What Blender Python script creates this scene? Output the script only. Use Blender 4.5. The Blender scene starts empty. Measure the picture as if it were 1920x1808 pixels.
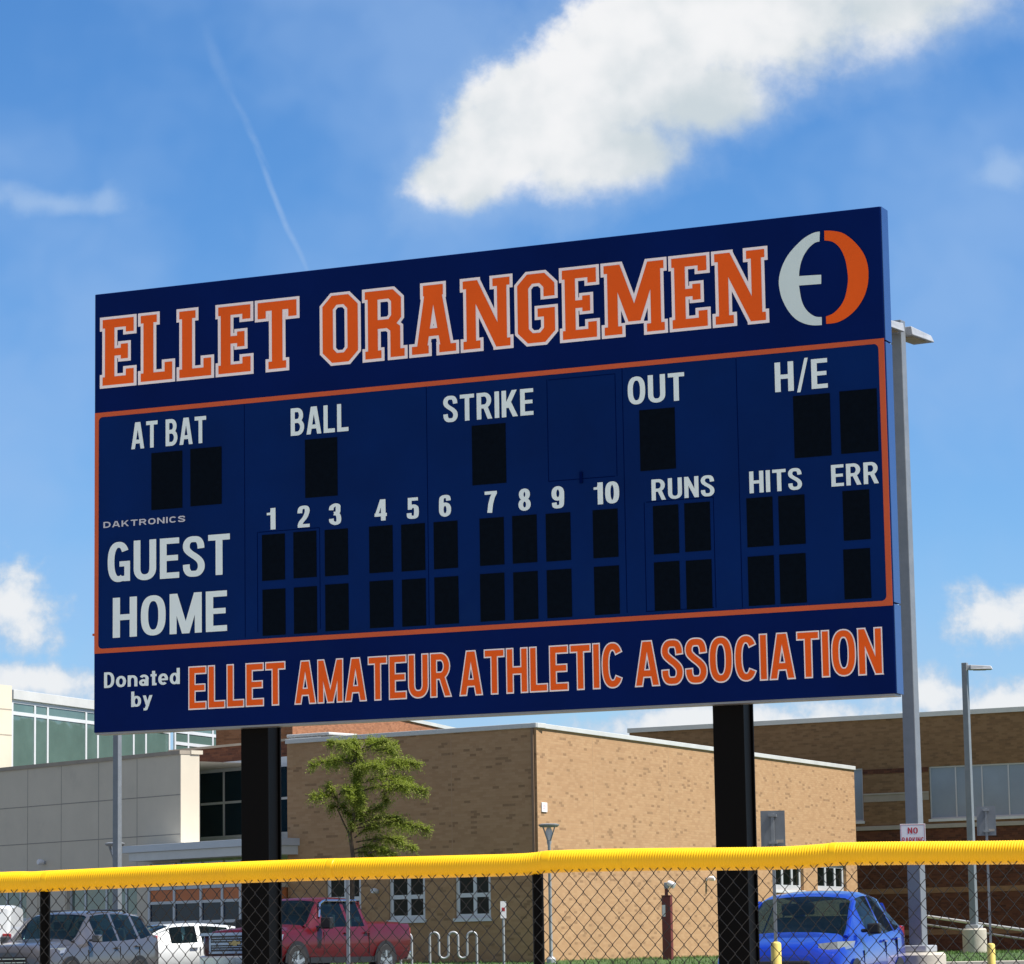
import bpy, bmesh, math, random
from mathutils import Vector, Matrix
from mathutils.geometry import delaunay_2d_cdt

random.seed(7)
scene = bpy.context.scene
COL = scene.collection
R = math.radians

# ------------------------------------------------------------------ camera
EYE = Vector((0, 0, 1.5))
FPX, PITCH, ROLL, IW, IH = 6112.4, 0.14431, 0.0161, 1920.0, 1808.0
_f = Vector((0, math.cos(PITCH), math.sin(PITCH)))
_u = Vector((0, -math.sin(PITCH), math.cos(PITCH)))
_x = Vector((1, 0, 0))
CR = math.cos(ROLL) * _x - math.sin(ROLL) * _u
CU = math.sin(ROLL) * _x + math.cos(ROLL) * _u
cam_d = bpy.data.cameras.new("camera")
cam = bpy.data.objects.new("camera", cam_d)
COL.objects.link(cam)
scene.camera = cam
cam.matrix_world = Matrix(((CR.x, CU.x, -_f.x, EYE.x), (CR.y, CU.y, -_f.y, EYE.y),
                           (CR.z, CU.z, -_f.z, EYE.z), (0, 0, 0, 1)))
cam_d.sensor_fit = 'HORIZONTAL'
cam_d.sensor_width = 36
cam_d.lens = FPX / IW * 36
cam_d.clip_start = 0.1
cam_d.clip_end = 20000

SUN_EL, SUN_AZ = R(56), R(104)          # azimuth measured from +Y towards +X
scene.view_settings.view_transform = 'Standard'
scene.view_settings.look = 'None'
scene.view_settings.exposure = 0.6
scene.view_settings.gamma = 1.0

def ray(px, py):
    return (_f * FPX + CR * (px - IW / 2) + CU * (IH / 2 - py)).normalized()
def at_y(px, py, Y):
    d = ray(px, py); return EYE + d * (Y / d.y)
def at_z(px, py, z):
    d = ray(px, py); return EYE + d * ((z - EYE.z) / d.z)
def at_plane(px, py, p, n):
    d = ray(px, py); return EYE + d * ((p - EYE).dot(n) / d.dot(n))

# ------------------------------------------------------------------ node helpers
class NT:
    def __init__(s, tree): s.t = tree; s.n = tree.nodes; s.l = tree.links
    def add(s, typ, **kw):
        n = s.n.new(typ)
        for k, v in kw.items(): setattr(n, k, v)
        return n
    def set(s, sock, v):
        if hasattr(v, 'default_value') or isinstance(v, bpy.types.NodeSocket): s.l.new(v, sock)
        else: sock.default_value = v
    def math(s, op, a, b=0.0, c=None, clamp=False):
        n = s.add('ShaderNodeMath', operation=op, use_clamp=clamp)
        s.set(n.inputs[0], a); s.set(n.inputs[1], b)
        if c is not None: s.set(n.inputs[2], c)
        return n.outputs[0]
    def mix(s, f, a, b, blend='MIX'):
        n = s.add('ShaderNodeMix', data_type='RGBA', blend_type=blend)
        s.set(n.inputs[0], f); s.set(n.inputs[6], a); s.set(n.inputs[7], b)
        return n.outputs[2]
    def sstep(s, v, lo, hi, a=0.0, b=1.0, kind='SMOOTHSTEP'):
        n = s.add('ShaderNodeMapRange', interpolation_type=kind)
        s.set(n.inputs[0], v); n.inputs[1].default_value = lo; n.inputs[2].default_value = hi
        n.inputs[3].default_value = a; n.inputs[4].default_value = b
        return n.outputs[0]
    def comb(s, x, y, z=0.0):
        n = s.add('ShaderNodeCombineXYZ')
        for i, v in enumerate((x, y, z)): s.set(n.inputs[i], v)
        return n.outputs[0]
    def noise(s, vec, scale, detail=4, rough=0.55, dist=0.0, dim='3D'):
        n = s.add('ShaderNodeTexNoise', noise_dimensions=dim)
        s.set(n.inputs['Vector'], vec); n.inputs['Scale'].default_value = scale
        n.inputs['Detail'].default_value = detail; n.inputs['Roughness'].default_value = rough
        n.inputs['Distortion'].default_value = dist
        return n

def c4(c): return (c[0], c[1], c[2], 1.0)

# ------------------------------------------------------------------ world: clear summer sky with clouds
world = bpy.data.worlds.new("World")
scene.world = world
world.use_nodes = True
world.cycles.sampling_method = 'MANUAL'
world.cycles.sample_map_resolution = 256
W = NT(world.node_tree)
W.n.clear()
sky = W.add('ShaderNodeTexSky', sky_type='NISHITA', sun_disc=False)
sky.sun_elevation = SUN_EL
sky.sun_rotation = SUN_AZ
sky.altitude = 300
sky.air_density = 1.0
sky.dust_density = 0.25
sky.ozone_density = 3.0
tc = W.add('ShaderNodeTexCoord')
sp = W.add('ShaderNodeSeparateXYZ')
W.l.new(tc.outputs['Generated'], sp.inputs[0])
dy = W.math('MAXIMUM', sp.outputs[1], 0.04)
cu_ = W.math('DIVIDE', sp.outputs[0], dy)
cv_ = W.math('DIVIDE', sp.outputs[2], dy)
uv = W.comb(cu_, cv_, 0.0)
warp = W.noise(uv, 34, 2, 0.55, 0, '2D')
wv = W.add('ShaderNodeVectorMath', operation='MULTIPLY_ADD')
W.l.new(warp.outputs['Color'], wv.inputs[0]); wv.inputs[1].default_value = (0.016, 0.012, 0); wv.inputs[2].default_value = (-0.008, -0.006, 0)
wa = W.add('ShaderNodeVectorMath', operation='ADD')
W.l.new(uv, wa.inputs[0]); W.l.new(wv.outputs[0], wa.inputs[1])
def uvpx(px, py):
    d = ray(px, py); return d.x / d.y, d.z / d.y
def blob_field(blobs):
    out = None
    for (px, py, rx, ry, rot) in blobs:
        cu, cv = uvpx(px, py)
        m = W.add('ShaderNodeMapping', vector_type='TEXTURE')
        W.l.new(wa.outputs[0], m.inputs['Vector'])
        m.inputs['Location'].default_value = (cu, cv, 0)
        m.inputs['Rotation'].default_value = (0, 0, R(rot))
        m.inputs['Scale'].default_value = (rx / FPX, ry / FPX, 1)
        ln = W.add('ShaderNodeVectorMath', operation='LENGTH')
        W.l.new(m.outputs[0], ln.inputs[0])
        v = W.math('SUBTRACT', 1.0, ln.outputs['Value'])
        out = v if out is None else W.math('SMOOTH_MAX', out, v, 0.25)
    return out
fine = W.noise(uv, 130, 4, 0.6, 0, '2D')
coarse = W.noise(uv, 26, 3, 0.55, 0, '2D')
fineD = W.math('SUBTRACT', fine.outputs[0], 0.5)
coarseD = W.math('SUBTRACT', coarse.outputs[0], 0.5)
# the large cumulus over the board
big = blob_field([(905, 315, 205, 100, 14), (1005, 220, 235, 165, 24), (1120, 295, 270, 115, 8), (1175, 140, 300, 210, 22),
                  (1330, 190, 190, 120, 14), (1420, 20, 470, 210, 12), (1700, 0, 320, 145, 16)])
bigd = W.math('ADD', big, W.math('ADD', W.math('MULTIPLY', fineD, 0.30), W.math('MULTIPLY', coarseD, 0.24)))
# crisp towards the upper left, soft and wispy towards the lower right
sel = W.math('ADD', W.math('MULTIPLY', cu_, -6.0), W.math('MULTIPLY', W.math('SUBTRACT', cv_, 0.22), 9.0))
soft = W.sstep(sel, -0.5, 0.5, 0.80, 0.30, 'LINEAR')
bign = W.math('DIVIDE', W.math('SUBTRACT', bigd, 0.10), soft)
biga = W.sstep(bign, 0.0, 1.0)
halo = W.sstep(W.math('ADD', bigd, W.math('MULTIPLY', coarseD, 0.5)), -0.30, 0.25, 0.0, 0.20)
# small clouds low on the left, on the right and along the horizon
low = blob_field([(10, 1140, 125, 110, 0), (60, 1285, 200, 55, 0), (1860, 1155, 140, 75, 0),
                  (1745, 1300, 130, 66, 0), (1900, 1325, 150, 70, 0), (1400, 1362, 560, 58, 2)])
lowd = W.math('ADD', low, W.math('ADD', W.math('MULTIPLY', fineD, 0.9), W.math('MULTIPLY', coarseD, 0.5)))
lowa = W.sstep(lowd, 0.0, 0.55, 0.0, 0.95)
# thin veils and the left wisp
veil = blob_field([(90, 372, 210, 34, 0), (190, 366, 60, 38, 20), (1890, 320, 90, 50, 0)])
veild = W.math('ADD', veil, W.math('ADD', W.math('MULTIPLY', fineD, 0.5), W.math('MULTIPLY', coarseD, 0.5)))
veila = W.sstep(veild, 0.0, 0.9, 0.0, 0.42)
cir = W.noise(wa.outputs[0], 9, 4, 0.6, 0, '2D')
cira = W.sstep(cir.outputs[0], 0.32, 0.75, 0.06, 0.46)
# contrail
def trail(a, b, r):
    ang = math.atan2(b[1] - a[1], b[0] - a[0]); L = math.hypot(b[0] - a[0], b[1] - a[1])
    m = W.add('ShaderNodeMapping', vector_type='TEXTURE'); 
    sw = W.add('ShaderNodeVectorMath', operation='MULTIPLY_ADD'); W.l.new(warp.outputs['Color'], sw.inputs[0])
    sw.inputs[1].default_value = (.004, .002, 0); W.l.new(uv, sw.inputs[2])
    W.l.new(sw.outputs[0], m.inputs['Vector'])
    m.inputs['Location'].default_value = ((a[0] + b[0]) / 2 + .002, (a[1] + b[1]) / 2 + .001, 0)
    m.inputs['Rotation'].default_value = (0, 0, ang); m.inputs['Scale'].default_value = (L / 2 * 1.35, r / FPX, 1)
    ln = W.add('ShaderNodeVectorMath', operation='LENGTH'); W.l.new(m.outputs[0], ln.inputs[0])
    return W.sstep(ln.outputs['Value'], 0.1, 1.0, 1.0, 0.0)
T_ = lambda a, b, r, k: W.math('MULTIPLY', trail(uvpx(*a), uvpx(*b), r), k)
tr = W.math('MAXIMUM', T_((385, 55), (438, 190), 18, .13), W.math('MAXIMUM', T_((428, 165), (505, 320), 10, .18), T_((470, 255), (586, 530), 8, .28)))
tr = W.math('MULTIPLY', tr, W.sstep(fine.outputs[0], 0.2, 0.75, 0.4, 1.0))
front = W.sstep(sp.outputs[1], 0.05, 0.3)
# unseen broken cloud added over the rest of the dome to fill shaded faces
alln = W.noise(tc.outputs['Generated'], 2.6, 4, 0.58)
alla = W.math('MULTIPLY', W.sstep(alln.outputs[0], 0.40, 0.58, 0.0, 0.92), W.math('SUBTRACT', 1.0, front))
# colours (scaled to the sky texture's own units)
K = 9.0
skyc = W.mix(1.0, sky.outputs[0], (0.74, 0.815, 0.945, 1), 'MULTIPLY')
hs = W.add('ShaderNodeHueSaturation'); hs.inputs['Saturation'].default_value = 1.22; W.l.new(skyc, hs.inputs['Color'])
skyc = hs.outputs[0]
lit = W.math('ADD', W.math('MULTIPLY', sel, 0.5), W.math('ADD', W.math('MULTIPLY', coarseD, 1.9), W.math('MULTIPLY', fineD, 0.3)))
shade = W.sstep(lit, -0.45, 0.55)
ccol = W.mix(shade, (0.44 * K, 0.495 * K, 0.53 * K, 1), (0.66 * K, 0.665 * K, 0.675 * K, 1))
lshade = W.sstep(lowd, 0.2, 0.8)
lcol = W.mix(lshade, (0.37 * K, 0.47 * K, 0.59 * K, 1), (0.64 * K, 0.65 * K, 0.66 * K, 1))
pale = (0.37 * K, 0.48 * K, 0.63 * K, 1)
o = W.mix(cira, skyc, (0.27 * K, 0.40 * K, 0.62 * K, 1))
o = W.mix(tr, o, pale)
o = W.mix(W.math('MULTIPLY', veila, front), o, pale)
o = W.mix(W.math('MULTIPLY', lowa, front), o, lcol)
o = W.mix(W.math('MULTIPLY', halo, front), o, pale)
o = W.mix(W.math('MULTIPLY', biga, front), o, ccol)
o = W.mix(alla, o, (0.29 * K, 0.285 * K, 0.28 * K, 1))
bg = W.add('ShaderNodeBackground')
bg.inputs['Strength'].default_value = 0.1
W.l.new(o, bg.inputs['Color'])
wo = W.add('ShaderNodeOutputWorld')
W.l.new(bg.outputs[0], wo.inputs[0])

# ------------------------------------------------------------------ sun
sd = bpy.data.lights.new("sun", 'SUN')
sd.energy = 5.0
sd.angle = R(0.5)
sd.color = (1.0, 0.95, 0.87)
so = bpy.data.objects.new("sun", sd)
COL.objects.link(so)
sdir = Vector((math.sin(SUN_AZ) * math.cos(SUN_EL), math.cos(SUN_AZ) * math.cos(SUN_EL), math.sin(SUN_EL)))
so.rotation_euler = (-sdir).to_track_quat('-Z', 'Y').to_euler()
so.location = (20, 0, 40)

# ------------------------------------------------------------------ materials
def pmat(name, col, rough=0.6, metal=0.0, var=0.08, vscale=6.0, coat=0.0, bump=0.0, bscale=60.0, spec=0.5, dirt=None):
    m = bpy.data.materials.new(name); m.use_nodes = True
    t = NT(m.node_tree); b = t.n['Principled BSDF']
    b.inputs['Roughness'].default_value = rough
    b.inputs['Metallic'].default_value = metal
    b.inputs['Specular IOR Level'].default_value = spec
    if coat: b.inputs['Coat Weight'].default_value = coat; b.inputs['Coat Roughness'].default_value = 0.04
    co = t.add('ShaderNodeTexCoord').outputs['Object']
    n = t.noise(co, vscale, 5, 0.6)
    f = t.sstep(n.outputs[0], 0.3, 0.7, 0, 1, 'LINEAR')
    lo = tuple(max(0, c * (1 - var)) for c in col); hi = tuple(min(1, c * (1 + var)) for c in col)
    out = t.mix(f, c4(lo), c4(hi))
    if dirt:
        n2 = t.noise(co, dirt[1], 6, 0.7)
        out = t.mix(t.sstep(n2.outputs[0], 0.55, 0.8, 0, dirt[2]), out, c4(dirt[0]))
    t.l.new(out, b.inputs['Base Color'])
    rr = t.sstep(n.outputs[0], 0.2, 0.8, max(0, rough - 0.06), min(1, rough + 0.08), 'LINEAR')
    t.l.new(rr, b.inputs['Roughness'])
    if bump:
        nb = t.noise(co, bscale, 4, 0.6)
        bp = t.add('ShaderNodeBump'); bp.inputs['Strength'].default_value = bump; bp.inputs['Distance'].default_value = 0.01
        t.l.new(nb.outputs[0], bp.inputs['Height']); t.l.new(bp.outputs[0], b.inputs['Normal'])
    return m

def brick_mat(name, cols, mortar, bw=0.305, bh=0.1, dark=None, dfrac=0.06, mort=0.10):
    m = bpy.data.materials.new(name); m.use_nodes = True
    t = NT(m.node_tree); b = t.n['Principled BSDF']; b.inputs['Roughness'].default_value = 0.85
    b.inputs['Specular IOR Level'].default_value = 0.25
    s = t.add('ShaderNodeSeparateXYZ'); t.l.new(t.add('ShaderNodeTexCoord').outputs['Object'], s.inputs[0])
    x = t.math('DIVIDE', s.outputs[0], bw); z = t.math('DIVIDE', s.outputs[2], bh)
    row = t.math('FLOOR', z)
    xo = t.math('ADD', x, t.math('MULTIPLY', t.math('FLOORED_MODULO', row, 2.0), 0.5))
    colm = t.math('FLOOR', xo)
    wn = t.add('ShaderNodeTexWhiteNoise', noise_dimensions='2D'); t.l.new(t.comb(colm, row), wn.inputs['Vector'])
    ramp = t.add('ShaderNodeValToRGB'); ramp.color_ramp.interpolation = 'CONSTANT'
    e = ramp.color_ramp.elements
    e[0].color = c4(cols[0]); e[0].position = 0
    e[1].color = c4(cols[1]); e[1].position = 1 / len(cols)
    for i in range(2, len(cols)):
        q = e.new(i / len(cols)); q.color = c4(cols[i])
    t.l.new(wn.outputs['Value'], ramp.inputs[0])
    out = ramp.outputs[0]
    if dark:
        cl = t.noise(t.comb(colm, row), 0.13, 3, 0.6)
        wn2 = t.add('ShaderNodeTexWhiteNoise', noise_dimensions='2D')
        t.l.new(t.comb(t.math('ADD', colm, 37.3), t.math('ADD', row, 11.7)), wn2.inputs['Vector'])
        th = t.math('MULTIPLY', t.sstep(cl.outputs[0], 0.38, 0.66, 0.25, 2.2), dfrac)
        dk = t.math('LESS_THAN', wn2.outputs['Value'], th)
        out = t.mix(t.math('MULTIPLY', dk, 0.58), out, c4(dark))
    fx = t.math('FRACT', xo); fz = t.math('FRACT', z)
    mm = t.math('MAXIMUM', t.math('LESS_THAN', fx, 0.035), t.math('LESS_THAN', fz, mort))
    out = t.mix(t.math('MULTIPLY', mm, 0.8), out, c4(mortar))
    st = t.noise(s.inputs[0].links[0].from_socket, 0.5, 5, 0.65)
    out = t.mix(t.sstep(st.outputs[0], 0.45, 0.8, 0, 0.22), out, c4(tuple(c * 0.6 for c in cols[0])))
    t.l.new(out, b.inputs['Base Color'])
    bp = t.add('ShaderNodeBump'); bp.inputs['Strength'].default_value = 0.5; bp.inputs['Distance'].default_value = 0.008
    t.l.new(t.math('SUBTRACT', 1.0, mm), bp.inputs['Height']); t.l.new(bp.outputs[0], b.inputs['Normal'])
    return m

def glass_mat(name, col, rough=0.03, metal=0.0, spec=0.8, wob=0.02):
    m = pmat(name, col, rough, metal, 0.15, 0.7, spec=spec)
    t = NT(m.node_tree); b = t.n['Principled BSDF']
    for l in list(b.inputs['Roughness'].links): t.l.remove(l)
    b.inputs['Roughness'].default_value = rough
    n = t.noise(t.add('ShaderNodeTexCoord').outputs['Object'], 0.9, 2, 0.5)
    bp = t.add('ShaderNodeBump'); bp.inputs['Strength'].default_value = wob; bp.inputs['Distance'].default_value = 0.3
    t.l.new(n.outputs[0], bp.inputs['Height']); t.l.new(bp.outputs[0], b.inputs['Normal'])
    return m

M = dict(
    navy=pmat('navy_paint', (0.0, 0.0100, 0.098), 0.5, 0, 0.14, 0.9, bump=0.03, bscale=5, spec=0.05, dirt=((0.004, 0.022, 0.105), 0.7, 0.5)),
    navy_mid=pmat('navy_panel', (0.0, 0.0170, 0.118), 0.5, 0, 0.18, 0.9, bump=0.03, bscale=5, spec=0.06, dirt=((0.004, 0.030, 0.125), 0.7, 0.5)),
    seam=pmat('seam_line', (0.0, 0.006, 0.06), 0.8, 0, 0.1, spec=0.0),  # plain dark navy of the panel joints
    side=pmat('cabinet_side', (0.04, 0.10, 0.28), 0.28, 0.55, 0.12, 0.8),
    alu=pmat('aluminium', (0.26, 0.27, 0.29), 0.35, 0.7, 0.1),
    digit=pmat('digit_face', (0.0028, 0.0058, 0.0115), 0.9, 0, 0.2, 30, spec=0.03),
    orange=pmat('orange_vinyl', (0.82, 0.115, 0.010), 0.5, 0, 0.06, 1.5, spec=0.15),
    stripe=pmat('orange_stripe', (0.56, 0.105, 0.04), 0.5, 0, 0.08, 1.5, spec=0.2),
    white_v=pmat('white_vinyl', (0.88, 0.84, 0.90), 0.45, 0, 0.05, 1.5),
    pale_v=pmat('pale_vinyl', (0.74, 0.91, 1.0), 0.45, 0, 0.05, 1.5),
    logo_w=pmat('logo_vinyl', (0.62, 0.79, 0.84), 0.45, 0, 0.05, 1.5),
    grey_v=pmat('grey_vinyl', (0.52, 0.57, 0.68), 0.45, 0, 0.05, 1.5),
    black=pmat('black_paint', (0.0006, 0.0006, 0.0010), 0.5, 0, 0.3, 3, spec=0.1),
    wire=pmat('black_wire', (0.012, 0.008, 0.006), 0.4, 0, 0.3, 9),
    yellow=pmat('yellow_plastic', (1.0, 0.545, 0.002), 0.42, 0, 0.09, 1.3, spec=0.4, dirt=((0.6, 0.35, 0.02), 9, 0.4)),
    tan=brick_mat('tan_brick', [(0.445, 0.278, 0.152), (0.43, 0.265, 0.143), (0.46, 0.292, 0.162), (0.41, 0.25, 0.135)], (0.42, 0.275, 0.155), 0.21, 0.068, (0.20, 0.122, 0.068), 0.06, 0.07),
    brown=brick_mat('brown_brick', [(0.255, 0.15, 0.078), (0.225, 0.132, 0.068), (0.275, 0.165, 0.088)], (0.26, 0.17, 0.095), 0.21, 0.068, (0.15, 0.09, 0.05), 0.08, 0.08),
    dred=brick_mat('dark_red_brick', [(0.135, 0.052, 0.030), (0.11, 0.042, 0.026), (0.16, 0.063, 0.035)], (0.13, 0.07, 0.05), 0.203, 0.068, (0.06, 0.028, 0.02), 0.12),
    ored=brick_mat('orange_red_brick', [(0.36, 0.155, 0.082), (0.32, 0.135, 0.07), (0.40, 0.175, 0.095)], (0.30, 0.18, 0.12), 0.203, 0.068, (0.2, 0.085, 0.05), 0.1),
    tanband=brick_mat('tan_brick_band', [(0.34, 0.19, 0.10), (0.30, 0.165, 0.085)], (0.3, 0.2, 0.13), 0.203, 0.068),
    tan_joint=pmat('joint_sealant', (0.44, 0.285, 0.165), 0.8, 0, 0.05, 2),
    brownpipe=pmat('brown_pipe', (0.24, 0.155, 0.095), 0.5, 0, 0.08, 4),
    stone=pmat('limestone', (0.42, 0.38, 0.33), 0.8, 0, 0.08, 2, bump=0.1),
    stoned=pmat('limestone_grey', (0.36, 0.315, 0.26), 0.8, 0, 0.1, 2, bump=0.1),
    panel=pmat('cream_wall_panel', (0.63, 0.57, 0.465), 0.7, 0, 0.06, 0.7, dirt=((0.47, 0.435, 0.37), 0.6, 0.6)),
    cream=pmat('cream_panel', (0.66, 0.60, 0.49), 0.7, 0, 0.05, 0.7),
    joint=pmat('panel_joint', (0.31, 0.29, 0.26), 0.9, 0, 0.1),
    coping=pmat('metal_coping', (0.62, 0.63, 0.62), 0.5, 0.15, 0.06, 1.5),
    frame=pmat('window_frame', (0.55, 0.58, 0.62), 0.4, 0.2, 0.05, 1.5),
    frame_w=pmat('white_frame', (0.68, 0.71, 0.74), 0.45, 0.1, 0.05, 1.5),
    g_green=glass_mat('green_glass', (0.10, 0.165, 0.15), 0.04, spec=0.9, wob=0.06),
    g_dark=glass_mat('dark_glass', (0.006, 0.020, 0.036), 0.06, spec=0.2),
    g_navy=glass_mat('navy_glass', (0.006, 0.022, 0.055), 0.06, spec=0.2),
    g_black=glass_mat('black_glass', (0.004, 0.008, 0.007), 0.04, spec=0.2),
    g_pale=pmat('translucent_panel', (0.27, 0.34, 0.43), 0.35, 0.1, 0.12, 0.6),
    o_panel=pmat('orange_panel', (0.62, 0.20, 0.07), 0.6, 0, 0.08, 2),
    galv=pmat('galvanised_steel', (0.40, 0.42, 0.45), 0.5, 0.25, 0.12, 5),
    polegrey=pmat('pole_grey', (0.235, 0.255, 0.28), 0.42, 0.3, 0.1, 5),
    galv_d=pmat('weathered_steel', (0.30, 0.32, 0.34), 0.5, 0.4, 0.15, 5),
    bronze=pmat('bronze_paint', (0.10, 0.095, 0.09), 0.5, 0.3, 0.1, 4),
    lens=pmat('lamp_lens', (0.34, 0.27, 0.17), 0.4, 0, 0.3, 12),
    sign_w=pmat('sign_white', (0.80, 0.80, 0.82), 0.5, 0, 0.04, 4),
    sign_pink=pmat('faded_red', (0.62, 0.30, 0.34), 0.5, 0, 0.05, 4),
    sign_r=pmat('sign_red', (0.50, 0.03, 0.05), 0.5, 0, 0.05, 4),
    bollard=pmat('bollard_yellow', (0.80, 0.62, 0.16), 0.5, 0, 0.08, 5, dirt=((0.45, 0.35, 0.12), 7, 0.5)),
    concrete=pmat('concrete', (0.52, 0.48, 0.41), 0.9, 0, 0.12, 3, bump=0.3, bscale=25, dirt=((0.3, 0.28, 0.24), 4, 0.5)),
    maroon=pmat('maroon_paint', (0.15, 0.032, 0.028), 0.5, 0, 0.15, 4),
    asphalt=pmat('asphalt', (0.06, 0.059, 0.058), 0.9, 0, 0.25, 1.2, bump=0.4, bscale=60),
    dirt=pmat('bounce_tan', (0.42, 0.34, 0.255), 0.95, 0, 0.2, 2.5, bump=0.4, bscale=50),  # pale tan chosen for the warm bounce it gives the board
    drive=pmat('low_bounce_asphalt', (0.085, 0.082, 0.078), 0.9, 0, 0.2, 1.0, bump=0.3, bscale=50),  # kept dark so little light bounces onto the walls
    paint=pmat('road_paint', (0.75, 0.75, 0.72), 0.7, 0, 0.1, 3),
    grass=pmat('lawn', (0.05, 0.095, 0.02), 0.9, 0, 0.35, 1.4, bump=0.6, bscale=40),
    blade=pmat('grass_blade', (0.085, 0.17, 0.03), 0.7, 0, 0.35, 2.0),
    bark=pmat('bark', (0.10, 0.075, 0.05), 0.9, 0, 0.3, 14, bump=0.5, bscale=40),
    tyre=pmat('tyre_rubber', (0.014, 0.014, 0.015), 0.8, 0, 0.3, 8),
    rim=pmat('alloy_rim', (0.55, 0.56, 0.58), 0.25, 0.9, 0.08, 8),
    trim=pmat('black_trim', (0.012, 0.012, 0.013), 0.45, 0, 0.2, 6),
    chrome=pmat('chrome', (0.72, 0.73, 0.76), 0.12, 1.0, 0.04, 6),
    grille=pmat('sky_tinted_grille', (0.006, 0.008, 0.022), 0.25, 0, 0.2, 6, coat=0.6),  # navy put into the colour for sky reflected in the grille
    bluechrome=pmat('sky_tinted_chrome', (0.40, 0.44, 0.58), 0.16, 1.0, 0.05, 6),  # blue tint stands for sky reflected in the chrome
    carglass=glass_mat('car_glass', (0.004, 0.009, 0.012), 0.03, spec=0.35),
    headl=pmat('headlight_lens', (0.38, 0.41, 0.46), 0.08, 0.6, 0.15, 20, coat=1),
    taill=pmat('taillight_lens', (0.36, 0.012, 0.014), 0.15, 0, 0.1, 20, coat=1),
    silver=pmat('grey_car_paint', (0.105, 0.10, 0.105), 0.32, 0.45, 0.03, 2, coat=0.8),
    whitep=pmat('white_car_paint', (0.76, 0.78, 0.78), 0.35, 0, 0.03, 2, coat=0.8),
    redp=pmat('red_car_paint', (0.075, 0.0028, 0.0055), 0.32, 0.0, 0.05, 2, coat=0.3, spec=0.3),
    bluep=pmat('blue_car_paint', (0.002, 0.032, 0.40), 0.28, 0.25, 0.04, 2, coat=1),
    slate=pmat('slate_car_paint', (0.10, 0.15, 0.22), 0.3, 0.3, 0.04, 2, coat=1),
    gold=pmat('gold_badge', (0.62, 0.46, 0.20), 0.3, 0.8, 0.08, 20),
    seat=pmat('seat_cloth', (0.16, 0.165, 0.155), 0.8, 0, 0.2, 9),
)
def see_through(m, f, tint):
    t = NT(m.node_tree); b = t.n['Principled BSDF']
    tr_ = t.add('ShaderNodeBsdfTransparent'); tr_.inputs[0].default_value = c4(tint)
    mx = t.add('ShaderNodeMixShader'); mx.inputs[0].default_value = f
    t.l.new(tr_.outputs[0], mx.inputs[1]); t.l.new(b.outputs[0], mx.inputs[2])
    t.l.new(mx.outputs[0], t.n['Material Output'].inputs[0])
see_through(M['carglass'], 0.52, (0.50, 0.68, 0.66))
def leaf_mat():
    m = bpy.data.materials.new('locust_leaf'); m.use_nodes = True
    t = NT(m.node_tree); b = t.n['Principled BSDF']; b.inputs['Roughness'].default_value = 0.6
    g = t.add('ShaderNodeNewGeometry')
    n = t.noise(t.add('ShaderNodeTexCoord').outputs['Object'], 2.2, 3, 0.5)
    a = t.mix(g.outputs['Random Per Island'], (0.15, 0.20, 0.025, 1), (0.40, 0.45, 0.09, 1))
    a = t.mix(t.sstep(n.outputs[0], 0.35, 0.65), a, (0.27, 0.34, 0.04, 1))
    t.l.new(a, b.inputs['Base Color'])
    tr_ = t.add('ShaderNodeBsdfTranslucent'); t.l.new(a, tr_.inputs[0])
    mx = t.add('ShaderNodeMixShader'); mx.inputs[0].default_value = 0.5
    t.l.new(b.outputs[0], mx.inputs[1]); t.l.new(tr_.outputs[0], mx.inputs[2])
    t.l.new(mx.outputs[0], t.n['Material Output'].inputs[0])
    return m
M['leaf'] = leaf_mat()

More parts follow.
